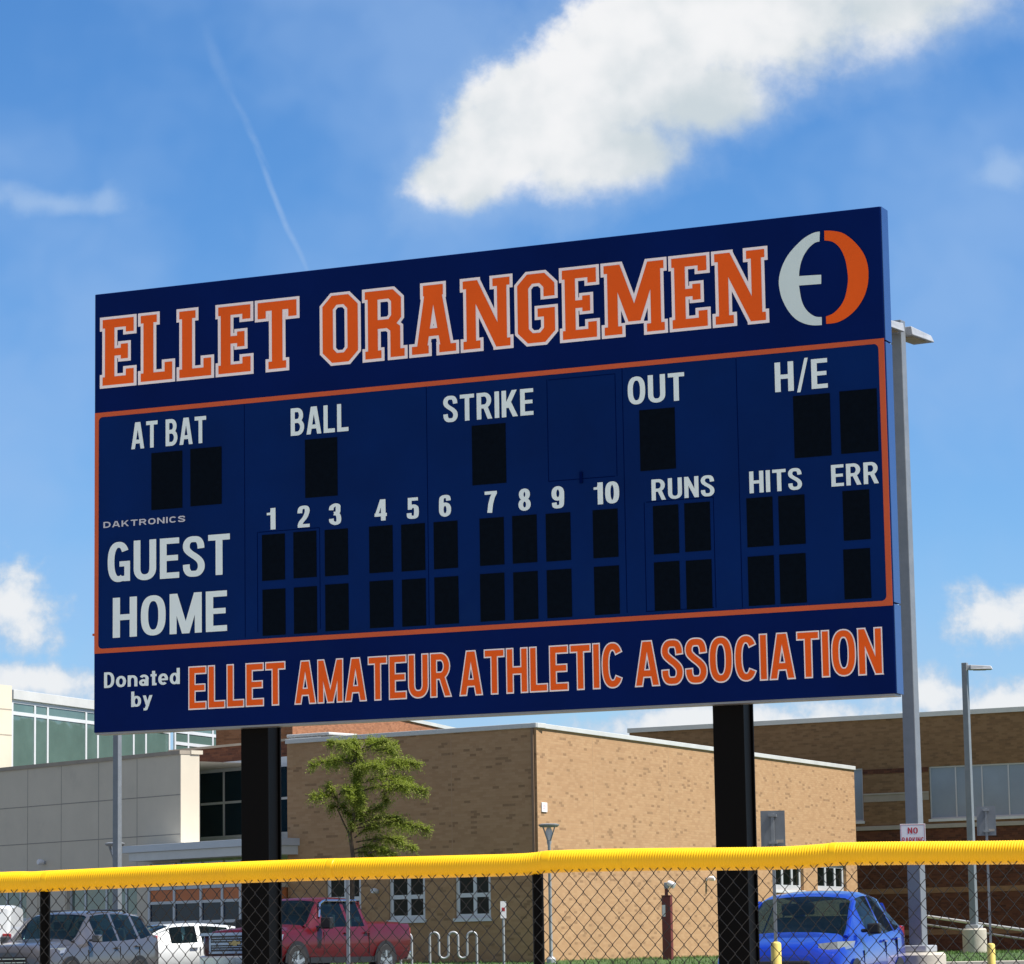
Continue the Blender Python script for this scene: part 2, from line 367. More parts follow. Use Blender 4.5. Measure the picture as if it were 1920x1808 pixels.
# ------------------------------------------------------------------ mesh builder and object helpers
class MB:
    def __init__(s): s.v = []; s.f = []
    def add(s, vs, fs):
        o = len(s.v); s.v += [tuple(v) for v in vs]; s.f += [tuple(o + i for i in f) for f in fs]; return s
    def quad(s, a, b, c, d): return s.add([a, b, c, d], [(0, 1, 2, 3)])
    def box(s, x0, x1, y0, y1, z0, z1):
        x0, x1 = min(x0, x1), max(x0, x1); y0, y1 = min(y0, y1), max(y0, y1); z0, z1 = min(z0, z1), max(z0, z1)
        return s.add([(x0, y0, z0), (x1, y0, z0), (x1, y1, z0), (x0, y1, z0), (x0, y0, z1), (x1, y0, z1), (x1, y1, z1), (x0, y1, z1)],
                     [(3, 2, 1, 0), (4, 5, 6, 7), (0, 1, 5, 4), (1, 2, 6, 5), (2, 3, 7, 6), (3, 0, 4, 7)])
    def prism(s, poly, z0, z1):
        n = len(poly)
        return s.add([(p[0], p[1], z0) for p in poly] + [(p[0], p[1], z1) for p in poly],
                     [tuple(reversed(range(n))), tuple(range(n, 2 * n))] + [(i, (i + 1) % n, n + (i + 1) % n, n + i) for i in range(n)])
    def tube(s, path, rad, n=10, caps=True):
        P = [Vector(p) for p in path]; k = len(P)
        rs = rad if isinstance(rad, (list, tuple)) else [rad] * k
        up = None; vs = []
        for i in range(k):
            t = (P[min(i + 1, k - 1)] - P[max(i - 1, 0)]).normalized()
            if up is None: up = t.orthogonal().normalized()
            up = (up - t * up.dot(t)).normalized(); sd_ = t.cross(up)
            for j in range(n):
                a = 2 * math.pi * j / n
                vs.append(P[i] + (up * math.cos(a) + sd_ * math.sin(a)) * rs[i])
        fs = [(i * n + j, i * n + (j + 1) % n, (i + 1) * n + (j + 1) % n, (i + 1) * n + j) for i in range(k - 1) for j in range(n)]
        if caps: fs += [tuple(reversed(range(n))), tuple(range((k - 1) * n, k * n))]
        return s.add(vs, fs)
    def lathe(s, prof, c=(0, 0, 0), n=20, axis='z'):
        vs = []
        for (r, h) in prof:
            for j in range(n):
                a = 2 * math.pi * j / n
                p = (r * math.cos(a), r * math.sin(a), h) if axis == 'z' else (r * math.cos(a), h, r * math.sin(a))
                vs.append((p[0] + c[0], p[1] + c[1], p[2] + c[2]))
        k = len(prof)
        fs = [(i * n + j, i * n + (j + 1) % n, (i + 1) * n + (j + 1) % n, (i + 1) * n + j) for i in range(k - 1) for j in range(n)]
        fs += [tuple(reversed(range(n))), tuple(range((k - 1) * n, k * n))]
        return s.add(vs, fs)
    def build(s, name, mat, parent=None, smooth=False, bevel=0.0, angle=40, recalc=True, mw=None):
        me = bpy.data.meshes.new(name)
        me.from_pydata(s.v, [], s.f)
        if recalc:
            bm = bmesh.new(); bm.from_mesh(me); bmesh.ops.recalc_face_normals(bm, faces=bm.faces); bm.to_mesh(me); bm.free()
        me.materials.append(mat)
        if smooth:
            me.polygons.foreach_set('use_smooth', [True] * len(me.polygons))
            me.set_sharp_from_angle(angle=R(angle))
        o_ = bpy.data.objects.new(name, me); COL.objects.link(o_)
        if parent: o_.parent = parent
        if mw is not None: o_.matrix_local = mw
        if bevel:
            b = o_.modifiers.new('bevel', 'BEVEL'); b.width = bevel; b.segments = 2; b.limit_method = 'ANGLE'
        return o_

def tag(o_, label=None, cat=None, group=None, kind=None):
    if label: o_['label'] = label
    if cat: o_['category'] = cat
    if group: o_['group'] = group
    if kind: o_['kind'] = kind
    return o_
def thing(name, label, cat, loc=(0, 0, 0), rz=0.0, group=None):
    o_ = bpy.data.objects.new(name, None); COL.objects.link(o_)
    o_.location = loc; o_.rotation_euler = (0, 0, rz); o_.empty_display_size = 0.3
    return tag(o_, label, cat, group)

# ------------------------------------------------------------------ ground
PROF = [(-400, 0), (20, 0), (30, 0.60), (42, 0.66), (62, 0.72), (74, 0.98), (81, 1.06)]
PROF2 = [(81.3, 1.17), (86, 1.36), (100, 1.39), (140, 1.4), (9000, 1.4)]
def gz(Y):
    P = PROF + PROF2
    for (a, za), (b, zb) in zip(P, P[1:]):
        if a <= Y <= b: return za + (zb - za) * (Y - a) / (b - a)
    return P[-1][1]
ys = sorted(set([-400, -100, 0, 10] + [p[0] for p in PROF] + [24, 27, 36, 50, 56, 68, 78] + [p[0] for p in PROF2] + [200, 1000]))
mb = MB()
for a, b in zip(ys, ys[1:]):
    za, zb = (gz(a), gz(b)) if a != 81 else (1.06, 1.17)
    mb.quad((-4000, a, za), (4000, a, za), (4000, b, zb), (-4000, b, zb))
g = mb.build('ground', M['grass']); tag(g, 'green lawn and field reaching to the horizon', 'ground', kind='structure')
mb = MB(); mb.quad((-80, -70, .006), (80, -70, .006), (80, 19.9, .006), (-80, 19.9, .006)); mb.quad((-80, 20, .01), (80, 20, .01), (80, 28, gz(28) + .01), (-80, 28, gz(28) + .01))  # out of view, added as a reflector for the scoreboard
tag(mb.build('bounce_sheet', M['dirt']), 'unseen tan sheet added before the fence to bounce light onto the scoreboard', 'ground', kind='structure')
mb = MB()
py_ = [32, 36, 42, 50, 56, 62, 68, 74, 78, 80.7]
for a, b in zip(py_, py_[1:]):
    mb.quad((-70, a, gz(a) + .012), (60, a, gz(a) + .012), (60, b, gz(b) + .012), (-70, b, gz(b) + .012))
tag(mb.build('parking_lot', M['asphalt']), 'dark asphalt parking lot behind the fence', 'parking lot', kind='structure')
mb = MB()
for a, b in ((81.31, 86), (86, 100), (100, 130)): mb.quad((-80, a, gz(a) + .012), (-4.2 + (a - 84) * -.6, a, gz(a) + .012), (-4.2 + (b - 84) * -.6, b, gz(b) + .012), (-80, b, gz(b) + .012))  # added over the lawn to keep green bounce off the facades
tag(mb.build('added_pavement', M['drive'], recalc=False), 'dark asphalt sheet added before the school entrance to cut bounce light', 'added_pavement', kind='structure')
mb = MB(); mb.box(-70, 60, 80.7, 81.0, 0.95, 1.19)
tag(mb.build('kerb', M['concrete'], bevel=0.02), 'pale concrete kerb along the lawn', 'kerb', kind='structure')
mb = MB()
for k in range(-18, 16):
    x0 = k * 2.75
    for a, b in ((74.2, 76), (76, 78), (78, 80.2)):
        mb.quad((x0, a, gz(a) + .017), (x0 + .1, a, gz(a) + .017), (x0 + .1, b, gz(b) + .017), (x0, b, gz(b) + .017))
tag(mb.build('parking_markings', M['paint']), 'white parking bay lines painted on the asphalt', 'road marking', kind='structure')
# grass growing on the strip in front of the buildings
mb = MB()
for i in range(26000):
    Y = 81.2 + 22 * random.random() ** 1.6; X = random.uniform(-9, 20) * (Y / 84)
    
    if X < -4.0 - (Y - 84) * .6: continue
    z = gz(Y); h = random.uniform(.03, .085); a = random.uniform(0, 6.28); w = random.uniform(.008, .016)
    dx, dy_ = math.cos(a) * w, math.sin(a) * w; lx, ly = random.gauss(0, .02), random.gauss(0, .02)
    mb.add([(X - dx, Y - dy_, z - .01), (X + dx, Y + dy_, z - .01), (X + lx, Y + ly, z + h)], [(0, 1, 2)])
tag(mb.build('grass', M['blade'], recalc=False), 'short green grass growing along the building fronts', 'grass', kind='stuff')

# ------------------------------------------------------------------ lettering
def catmull(P, n=6, closed=False):
    out = []; k = len(P); m = k if closed else k - 1
    for i in range(m):
        p0 = P[(i - 1) % k] if closed or i > 0 else P[0]
        p1, p2 = P[i % k], P[(i + 1) % k]
        p3 = P[(i + 2) % k] if closed or i + 2 < k else P[-1]
        for j in range(n):
            t = j / n
            out.append(tuple(0.5 * (2 * p1[a] + (p2[a] - p0[a]) * t + (2 * p0[a] - 5 * p1[a] + 4 * p2[a] - p3[a]) * t * t +
                                    (3 * p1[a] - p0[a] - 3 * p2[a] + p3[a]) * t ** 3) for a in (0, 1)))
    if not closed: out.append(P[-1])
    return out
def arc(cx, cy, rx, ry, a0, a1, n=14, e=2.0):
    out = []
    for i in range(n + 1):
        a = R(a0 + (a1 - a0) * i / n); c, s_ = math.cos(a), math.sin(a)
        out.append((cx + rx * math.copysign(abs(c) ** (2 / e), c), cy + ry * math.copysign(abs(s_) ** (2 / e), s_)))
    return out
def Rr(x0, y0, x1, y1): return ('R', x0, y0, x1, y1)
def Pp(xb, xt, y0, y1, w): return ('P', xb, xt, y0, y1, w)
def Cc(pts, hx, hy=None, closed=False): return ('C', pts, hx, hy if hy else hx, closed)

def sans(ch, S, B):
    hs_, hb = S / 2, B / 2
    def ring(cx, cy, rx, ry, e=2.5): return Cc(arc(cx, cy, rx - hs_, ry - hb, 0, 360, 40, e)[:-1], hs_, hb, True)
    if ch == 'A': return [Pp(S * .53, .30 - .035, 0, 1, S * 1.02), Pp(.60 - S * .53, .30 + .035, 0, 1, S * 1.02), Rr(.13, .20, .47, .20 + B)], .60
    if ch == 'B':
        m_ = .53
        return [Rr(0, 0, S, 1), Cc([(.08, 1 - hb), (.27, 1 - hb)] + arc(.27, (1 - hb + m_) / 2, .50 - hs_ - .27, (1 - hb - m_) / 2, 90, -90, 12)[1:] + [(.08, m_)], hs_, hb),
                Cc([(.08, m_), (.27, m_)] + arc(.27, (m_ + hb) / 2, .54 - hs_ - .27, (m_ - hb) / 2, 90, -90, 12)[1:] + [(.08, hb)], hs_, hb)], .54
    if ch == 'C': return [Cc(arc(.27, .5, .27 - hs_, .5 - hb, 38, 322, 30, 2.4), hs_, hb)], .54
    if ch == 'D': return [Rr(0, 0, S, 1), Cc([(.08, 1 - hb), (.22, 1 - hb)] + arc(.22, .5, .55 - hs_ - .22, .5 - hb, 90, -90, 18, 2.3)[1:] + [(.08, hb)], hs_, hb)], .55
    if ch == 'E': return [Rr(0, 0, S, 1), Rr(0, 1 - B, .47, 1), Rr(0, .435, .44, .435 + B * .95), Rr(0, 0, .47, B)], .47
    if ch == 'G': return [Cc(arc(.27, .5, .27 - hs_, .5 - hb, 34, 300, 30, 2.4), hs_, hb), Rr(.29, .38, .55, .38 + B * .9), Rr(.55 - S * .85, 0.01, .55, .48), Rr(.30, .015, .50, .015 + B * .9)], .55
    if ch == 'H': return [Rr(0, 0, S, 1), Rr(.55 - S, 0, .55, 1), Rr(0, .43, .55, .43 + B)], .55
    if ch == 'I': return [Rr(0, 0, S, 1)], S
    if ch == 'K': return [Rr(0, 0, S, 1), Pp(S * .9, .46, .34, 1, S * 1.1), Pp(.49, .24, 0, .58, S * 1.1)], .58
    if ch == 'L': return [Rr(0, 0, S, 1), Rr(0, 0, .45, B)], .45
    if ch == 'M': return [Rr(0, 0, S * .95, 1), Rr(.72 - S * .95, 0, .72, 1), Pp(.36, S * .55, 0, 1, S), Pp(.36, .72 - S * .55, 0, 1, S)], .72
    if ch == 'N': return [Rr(0, 0, S, 1), Rr(.56 - S, 0, .56, 1), Pp(.56 - S * .5, S * .5, 0, 1, S)], .56
    if ch == 'O': return [ring(.28, .5, .28, .5)], .56
    if ch == '0': return [ring(.25, .5, .25, .5)], .50
    if ch == 'P': return [Rr(0, 0, S, 1), Cc([(.08, 1 - hb), (.27, 1 - hb)] + arc(.27, (1 - hb + .46) / 2, .52 - hs_ - .27, (1 - hb - .46) / 2, 90, -90, 12)[1:] + [(.08, .46)], hs_, hb)], .52
    if ch == 'R': return [Rr(0, 0, S, 1), Cc([(.08, 1 - hb), (.28, 1 - hb)] + arc(.28, (1 - hb + .48) / 2, .53 - hs_ - .28, (1 - hb - .48) / 2, 90, -90, 12)[1:] + [(.08, .48)], hs_, hb),
                        Pp(.56 - S * .5, .30, 0, .50, S * 1.02)], .56
    if ch == 'S':
        x0, x1, y0, y1 = hs_, .52 - hs_, hb, 1 - hb; m_ = .26
        return [Cc(catmull([(x1, .69), (x1 - .015, .81), (x1 - .07, .5 + .5 * (y1 - .015 - .5) * 2 * .98), (m_, y1), (x0 + .07, y1 - .02), (x0 + .005, .81), (x0 + .015, .68), (m_ - .07, .575), (m_ + .08, .46), (x1 - .01, .345), (x1, .2), (x1 - .07, y0 + .02), (m_, y0), (x0 + .07, y0 + .02), (x0 + .01, .19), (x0, .31)]), hs_, hb)], .52
    if ch == 'T': return [Rr(0, 1 - B, .52, 1), Rr(.26 - hs_, 0, .26 + hs_, 1)], .52
    if ch == 'U': return [Cc([(hs_, 1), (hs_, .4)] + arc(.275, .30, .275 - hs_, .30 - hb, 180, 360, 18, 2.3) + [(.55 - hs_, .4), (.55 - hs_, 1)], hs_, hb)], .55
    if ch == '/': return [Pp(.05, .29, -.07, 1.07, .10)], .34
    if ch == '1': return [Rr(.16, 0, .16 + S, 1), Rr(.02, .68, .20, .68 + B * .75), Pp(.16, .24, .68, 1, .10)], .16 + S
    if ch == '2': return [Cc(catmull([(hs_, .66), (hs_ + .01, .80), (.15, .90), (.25, 1 - hb), (.35, .90), (.48 - hs_, .78), (.48 - hs_ - .02, .64), (.29, .45), (.14, .24), (.09, .06)]), hs_, hb), Rr(0.01, 0, .48, B)], .48
    if ch == '3': return [Cc(catmull([(hs_, .70), (hs_ + .02, .84), (.24, 1 - hb), (.36, .89), (.46 - hs_, .75), (.35, .58), (.20, .54)]), hs_, hb),
                        Cc(catmull([(.20, .53), (.35, .48), (.49 - hs_, .30), (.37, .12), (.24, hb), (hs_ + .02, .16), (hs_, .30)]), hs_, hb)], .49
    if ch == '4': return [Rr(.26, 0, .26 + S, 1), Rr(0, .20, .50, .20 + B), Pp(S * .35, .30, .22, 1, S * .75)], .50
    if ch == '5': return [Rr(.06, 1 - B, .45, 1), Rr(.045, .44, .045 + S * .8, 1), Cc(catmull([(.10, .50), (.24, .60), (.36, .54), (.48 - hs_, .36), (.36, .12), (.24, hb), (.11, .11), (hs_, .28)]), hs_, hb)], .48
    if ch == '6': return [ring(.25, .325, .25, .325, 2.2), Cc(catmull([(.49 - hs_, .73), (.37, .89), (.26, 1 - hb), (.13, .88), (hs_ + .005, .66), (hs_, .34)]), hs_, hb)], .50
    if ch == '7': return [Rr(0, 1 - B, .48, 1), Cc([(.40, .93), (.30, .70), (.23, .40), (.19, 0)], hs_, hb)], .48
    if ch == '8': return [ring(.25, .735, .225, .265, 2.2), ring(.25, .28, .25, .28, 2.2)], .50
    if ch == '9':
        pr, w_ = sans('6', S, B)
        return [('C', [(.5 - x, 1 - y) for x, y in p[1]], p[2], p[3], p[4]) for p in pr], .50
    xh = .72
    if ch == 'o': return [ring(.27, xh / 2, .27, xh / 2, 2.1)], .54
    if ch == 'n': return [Rr(0, 0, S, xh), Cc([(hs_, .3)] + arc(.26, .42, .26 - hs_, xh - .42 - hb, 180, 0, 12) + [(.52 - hs_, 0)], hs_, hb)], .52
    if ch == 'a': return [Rr(.50 - S, 0, .50, .52), Cc(arc(.255, .46, .255 - hs_, xh - .46 - hb, 150, 0, 10) + [(.5 - hs_, .40)], hs_, hb), ring(.22, .215, .22, .215, 2.1)], .52
    if ch == 't': return [Rr(.08, .08, .08 + S, .92), Rr(0, xh - B, .32, xh), Rr(.08, 0, .32, B)], .32
    if ch == 'e': return [Cc(arc(.26, xh / 2, .26 - hs_, xh / 2 - hb, 0, 312, 26, 2.1), hs_, hb), Rr(.06, xh / 2 - hb, .51, xh / 2 + hb * .6)], .52
    if ch == 'd': return [ring(.25, xh / 2, .25, xh / 2, 2.1), Rr(.53 - S, 0, .53, 1.02)], .53
    if ch == 'b': return [ring(.28, xh / 2, .25, xh / 2, 2.1), Rr(0, 0, S, 1.02)], .53
    if ch == 'y': return [Pp(.26, S * .5, 0, xh, S), Pp(.16, .52 - S * .5, -.24, xh, S), Rr(.04, -.27, .20, -.27 + B)], .52
    return [], .28

def slab(ch, S=None, B=None):
    if ch == 'E': return [Rr(0, .87, .46, 1), Rr(0, 0, .46, .125), Rr(.035, 0, .175, 1), Rr(.17, .44, .36, .55), Rr(.345, .79, .46, 1), Rr(.345, 0, .46, .225), Rr(.27, .385, .375, .61)], .46
    if ch == 'L': return [Rr(0, .885, .235, 1), Rr(.04, 0, .185, 1), Rr(0, 0, .46, .125), Rr(.35, 0, .46, .265)], .46
    if ch == 'T': return [Rr(0, .87, .55, 1), Rr(0, .76, .115, 1), Rr(.435, .76, .55, 1), Rr(.2, 0, .35, 1), Rr(.15, 0, .40, .11)], .55
    if ch == 'O': return [Cc([(.075, .18), (.075, .82), (.17, .93), (.34, .93), (.435, .82), (.435, .18), (.34, .07), (.17, .07)], .075, .07, True)], .51
    if ch == 'R': return [Rr(.04, 0, .18, 1), Rr(0, .885, .12, 1), Rr(0, 0, .23, .115), Cc([(.08, .935), (.37, .935), (.445, .85), (.445, .60), (.37, .50), (.08, .50)], .07, .065),
                        Cc([(.34, .50), (.43, .42), (.43, .02)], .07, .065), Rr(.36, 0, .56, .115)], .56
    if ch == 'A': return [Rr(.165, .845, .445, 1), Pp(.13, .265, 0, .93, .145), Pp(.49, .345, 0, .93, .145), Rr(.14, .25, .48, .36), Rr(0, 0, .235, .115), Rr(.385, 0, .62, .115)], .62
    if ch == 'N': return [Rr(.045, 0, .175, 1), Rr(0, .885, .2, 1), Rr(0, 0, .235, .115), Rr(.475, 0, .605, 1), Rr(.415, .885, .65, 1), Pp(.54, .115, 0, 1, .17), Rr(.455, 0, .65, .115)], .65
    if ch == 'G': return [Cc([(.435, .66), (.435, .82), (.34, .93), (.17, .93), (.075, .82), (.075, .18), (.17, .07), (.34, .07), (.435, .18), (.435, .47)], .075, .07), Rr(.275, .37, .51, .49)], .51
    if ch == 'M': return [Rr(.045, 0, .18, 1), Rr(.62, 0, .755, 1), Rr(0, .885, .2, 1), Rr(.6, .885, .80, 1), Rr(0, 0, .235, .115), Rr(.565, 0, .80, .115), Pp(.40, .135, .17, 1, .16), Pp(.40, .665, .17, 1, .16)], .80
    return [], .22

def ccw(p):
    a = sum(p[i][0] * p[(i + 1) % len(p)][1] - p[(i + 1) % len(p)][0] * p[i][1] for i in range(len(p)))
    return p if a > 0 else p[::-1]
def prim_polys(pr, g=0.0):
    """polygons of one stroke grown by g on every side"""
    k = pr[0]
    if k == 'R': return [[(pr[1] - g, pr[2] - g), (pr[3] + g, pr[2] - g), (pr[3] + g, pr[4] + g), (pr[1] - g, pr[4] + g)]]
    if k == 'P':
        xb, xt, y0, y1, w = pr[1:]; m_ = (xt - xb) / (y1 - y0); w2 = w / 2 + g * math.sqrt(1 + m_ * m_)
        xb -= m_ * g; xt += m_ * g
        return [[(xb - w2, y0 - g), (xb + w2, y0 - g), (xt + w2, y1 + g), (xt - w2, y1 + g)]]
    pts, hx, hy, closed = pr[1:]; n = len(pts); q = []
    for i in range(n):
        if closed: a, b, c = pts[i - 1], pts[i], pts[(i + 1) % n]
        else: a, b, c = pts[max(i - 1, 0)], pts[i], pts[min(i + 1, n - 1)]
        d1 = Vector((b[0] - a[0], b[1] - a[1])); d2 = Vector((c[0] - b[0], c[1] - b[1]))
        if d1.length < 1e-9: d1 = d2
        if d2.length < 1e-9: d2 = d1
        d1.normalize(); d2.normalize(); t = (d1 + d2).normalized(); nr = Vector((-t.y, t.x))
        cs = max(0.5, nr.dot(Vector((-d1.y, d1.x)))); p = Vector(b)
        if not closed and i == 0: p = p - t * g
        if not closed and i == n - 1: p = p + t * g
        o_ = Vector((nr.x * (hx + g), nr.y * (hy + g))) / cs
        q.append((p + o_, p - o_))
    res = []
    for i in range(n if closed else n - 1):
        (a1, b1), (a2, b2) = q[i], q[(i + 1) % n]
        res += [[tuple(a1), tuple(b1), tuple(b2)], [tuple(a1), tuple(b2), tuple(a2)]]
    return res
def union(polys):
    vs, fs = [], []
    for p in polys:
        p = ccw(p)
        if abs(sum(p[i][0] * p[(i + 1) % len(p)][1] - p[(i + 1) % len(p)][0] * p[i][1] for i in range(len(p)))) < 1e-7: continue
        o_ = len(vs); vs += [Vector(v) for v in p]; fs.append(list(range(o_, o_ + len(p))))
    r = delaunay_2d_cdt(vs, [], fs, 0, 1e-5)
    return [tuple(v) for v in r[0]], [tuple(f) for f, of in zip(r[2], r[5]) if of]
def word_layout(text, font, S, B, gap, g):
    x = 0.0; out = []
    for ch in text:
        pr, w = font(ch, S, B)
        if pr: out.append((x, pr)); x += w + gap
        else: x += w
    return out, x - gap
def word_mesh(lay, width, g, gi, u0, u1, v0, v1, y):
    """lay the word into the rectangle u0..u1, v0..v1 of the board (outer size includes the outline g)"""
    mb_ = MB(); sx = (u1 - u0) / (width + 2 * g); sy = (v1 - v0) / (1 + 2 * g)
    for x, pr in lay:
        polys = []
        for p in pr: polys += prim_polys(p, gi)
        vs, fs = union(polys)
        mb_.add([(u0 + (x + g + a) * sx, y, v0 + (b + g) * sy) for a, b in vs], fs)
    return mb_

# ------------------------------------------------------------------ scoreboard
BW, BH, BD = 6.1577, 3.3, 0.145
BO = Vector((-3.10758, 24.00376, 1.66069 + 1.5)); BYAW = 0.42133
bdir = Vector((math.cos(BYAW), -math.sin(BYAW), 0)); bn = Vector((-math.sin(BYAW), -math.cos(BYAW), 0))
def B2(px, py):
    p = at_plane(px, py, BO, bn) - BO
    return p.dot(bdir), p.z
sb = thing('scoreboard', 'large navy baseball scoreboard with orange lettering standing on two black posts', 'scoreboard', (BO.x, BO.y, 0), -BYAW)
Z0 = BO.z     # local: x along the board, y = 0 front face (negative towards the camera), z up
vt = (B2(177, 777)[1] + B2(1656, 642)[1]) / 2 + Z0
vb = (B2(180, 1221)[1] + B2(1672, 1131.5)[1]) / 2 + Z0
MB().box(0, BW, 0, BD, vt + .004, Z0 + BH).build('top_panel', M['navy'], sb, bevel=0.006)
MB().box(0, BW, 0, BD, vb + .004, vt - .004).build('score_panel', M['navy_mid'], sb, bevel=0.006)
MB().box(0, BW, 0, BD, Z0 + .012, vb - .004).build('bottom_panel', M['navy'], sb, bevel=0.006)
MB().box(0.01, BW - .01, 0.004, BD - .004, Z0 - .002, Z0 + .011).build('bottom_trim', M['alu'], sb)
mb = MB()
for a, b in ((Z0 + .013, vb - .006), (vb + .006, vt - .006), (vt + .006, Z0 + BH - .002)): mb.box(BW + .001, BW + .006, .004, BD - .002, a, b)
mb.build('side_trim', M['side'], sb)
tv = .017
mb = MB()
mb.box(.004, BW - .004, -.004, -.001, vt - tv, vt + tv); mb.box(.004, BW - .004, -.004, -.001, vb - tv, vb + tv)
mb.box(.004, .038, -.004, -.001, vb + tv, vt - tv); mb.box(BW - .044, BW - .004, -.004, -.001, vb + tv, vt - tv)
for (cx, cz, sx, sz) in ((.038, vt - tv, 1, -1), (BW - .044, vt - tv, -1, -1), (.038, vb + tv, 1, 1), (BW - .044, vb + tv, -1, 1)):
    r_ = .035; pts = [(cx, cz)] + [(cx + sx * r_ * (1 - math.cos(a)), cz + sz * r_ * (1 - math.sin(a))) for a in [R(15 * i) for i in range(7)]]
    mb.add([(p[0], -.004, p[1]) for p in pts], [tuple(range(len(pts)))])
mb.build('border_stripe', M['stripe'], sb)
# posts: wide flange steel columns
for px in (476, 1371):
    u = B2(px, 1345)[0] - .078
    mb = MB(); w, d, y0 = .112, .2, BD + .004
    mb.box(u - w, u + w, y0, y0 + .018, -.2, Z0 + BH - .3); mb.box(u - w, u + w, y0 + d - .018, y0 + d, -.2, Z0 + BH - .3)
    mb.box(u - .012, u + .012, y0 + .018, y0 + d - .018, -.2, Z0 + BH - .3)
    mb.box(u + w - .03, u + w - .018, y0 + .018, y0 + d - .018, -.2, Z0 + BH - .3)
    mb.build('post', M['black'], sb, bevel=.004)
# bracket tab on the left edge
tb = B2(174, 1189)[1] + Z0
MB().box(-.045, -.001, .05, .09, tb - .008, tb + .008).build('bracket', M['stripe'], sb)
# digit windows
LW, LH = .262, .425
SW, SH = .187, .335
big_c = [(313, 901), (386.5, 893.5), (602.5, 877), (917, 852), (1233, 824), (1523, 798.5), (1610.5, 790)]
small_c = [(513, 1045), (572, 1040), (631, 1036), (714.5, 1030), (775, 1026.5), (836, 1022), (922.5, 1015.5), (984, 1011), (1047, 1007), (1135.5, 1000.5),
           (1249, 993), (1308, 988), (1425, 979), (1485, 975), (1606, 966),
           (514, 1148), (573, 1144), (632, 1139), (715.5, 1133), (776.5, 1130), (837.5, 1126), (923.5, 1120), (986, 1117), (1049, 1113), (1138, 1107),
           (1251, 1099), (1311, 1096), (1427.5, 1089), (1487, 1085), (1607.5, 1076)]
for lst, w, h in ((big_c, LW, LH), (small_c, SW, SH)):
    for c in lst:
        u, v = B2(*c); v += Z0
        mb = MB().box(u - w / 2, u + w / 2, -.003, -.0008, v - h / 2, v + h / 2)
        mb.build('digit_window', M['digit'], sb)
# seams of the access doors and panel joints
def seam(lines):
    mb = MB()
    for (kind, p, q0, q1) in lines:
        if kind == 'v':
            u = B2(p, (q0 + q1) / 2)[0]; mb.box(u - .003, u + .003, -.0006, .001, B2(p, q1)[1] + Z0, B2(p, q0)[1] + Z0)
        else:
            a, b = B2(q0, p), B2(q1, p); z = (a[1] + b[1]) / 2 + Z0; mb.box(a[0] + .005, b[0] - .005, -.0006, .001, z - .003, z + .003)
    mb.build('panel_seam', M['seam'], sb)
for px, y0, y1 in ((459, 756, 1196), (802, 724, 1172), (1171, 690, 1150), (1386, 672, 1140)): seam([('v', px, y0, y1)])
seam([('v', 483, 998, 1186), ('v', 600, 990, 1180), ('h', 994, 483, 600)])
seam([('v', 1027, 712, 903), ('v', 1155, 702, 893), ('h', 707, 1027, 1155), ('h', 898, 1027, 1155)])
seam([('v', 1210, 942, 1146), ('v', 1340, 932, 1140), ('h', 937, 1210, 1340), ('h', 1143, 1210, 1340)])
u, v = B2(1090, 893); MB().box(u - .01, u + .01, -.012, -.001, v + Z0 - .05, v + Z0 + .03).build('latch', M['seam'], sb)

def word(text, BL, TR, font, S, B, gap, mat, name='lettering', g=0.0, omat=None, label=None, flip=None):
    u0, v0 = B2(*BL); u1, v1 = B2(*TR); v0 += Z0; v1 += Z0
    lay, wd = word_layout(text, font, S, B, gap, g)
    if g:
        base = word_mesh(lay, wd, g, g, u0, u1, v0, v1, -.0035).build('outline', omat, None, recalc=False)
        o_ = word_mesh(lay, wd, g, 0, u0, u1, v0, v1, -.0055).build(name, mat, sb, recalc=False)
        base.parent = o_
    else:
        o_ = word_mesh(lay, wd, 0, 0, u0, u1, v0, v1, -.0045).build(name, mat, sb, recalc=False)
    if label: o_['label'] = label
    return o_
big_l = 'orange slab capitals with a white outline reading '
word('ELLET', (187.6, 729.5), (561.8, 555.5), slab, 0, 0, .105, M['orange'], 'team_lettering', .042, M['white_v'], big_l + 'ELLET')
word('ORANGEMEN', (600.5, 688.5), (1439, 461), slab, 0, 0, .105, M['orange'], 'team_lettering', .042, M['white_v'], big_l + 'ORANGEMEN')
for t_, BL, TR in (('ELLET', (353.7, 1331.7), (535.5, 1239.6)), ('AMATEUR', (552.6, 1322), (846, 1222.5)), ('ATHLETIC', (862, 1306), (1169, 1203)), ('ASSOCIATION', (1191, 1289), (1654, 1175.4))):
    word(t_, BL, TR, sans, .150, .14, .10, M['orange'], 'donor_lettering', .032, M['white_v'], 'orange sans capitals with a white outline reading ' + t_)
for t_, BL, TR in (('AT BAT', (246.6, 843), (387, 780)), ('BALL', (545.8, 818), (653.5, 756.5)), ('STRIKE', (832, 793), (1000, 728)), ('OUT', (1178, 760), (1283, 698)), ('H/E', (1454, 736), (1551, 671.5)),
                   ('RUNS', (1222.5, 939), (1339, 890.5)), ('HITS', (1406, 925.5), (1503, 877)), ('ERR', (1559.5, 913), (1647, 865.5)), ('GUEST', (202.5, 1093), (431.5, 1000.5)), ('HOME', (212, 1196.5), (426, 1107))):
    word(t_, BL, TR, sans, .165, .145, .09, M['pale_v'], 'caption', label='white capitals reading ' + t_)
word('DAKTRONICS', (194.5, 990.5), (347.5, 967), sans, .12, .19, .12, M['grey_v'], 'caption', label='small grey capitals reading DAKTRONICS')
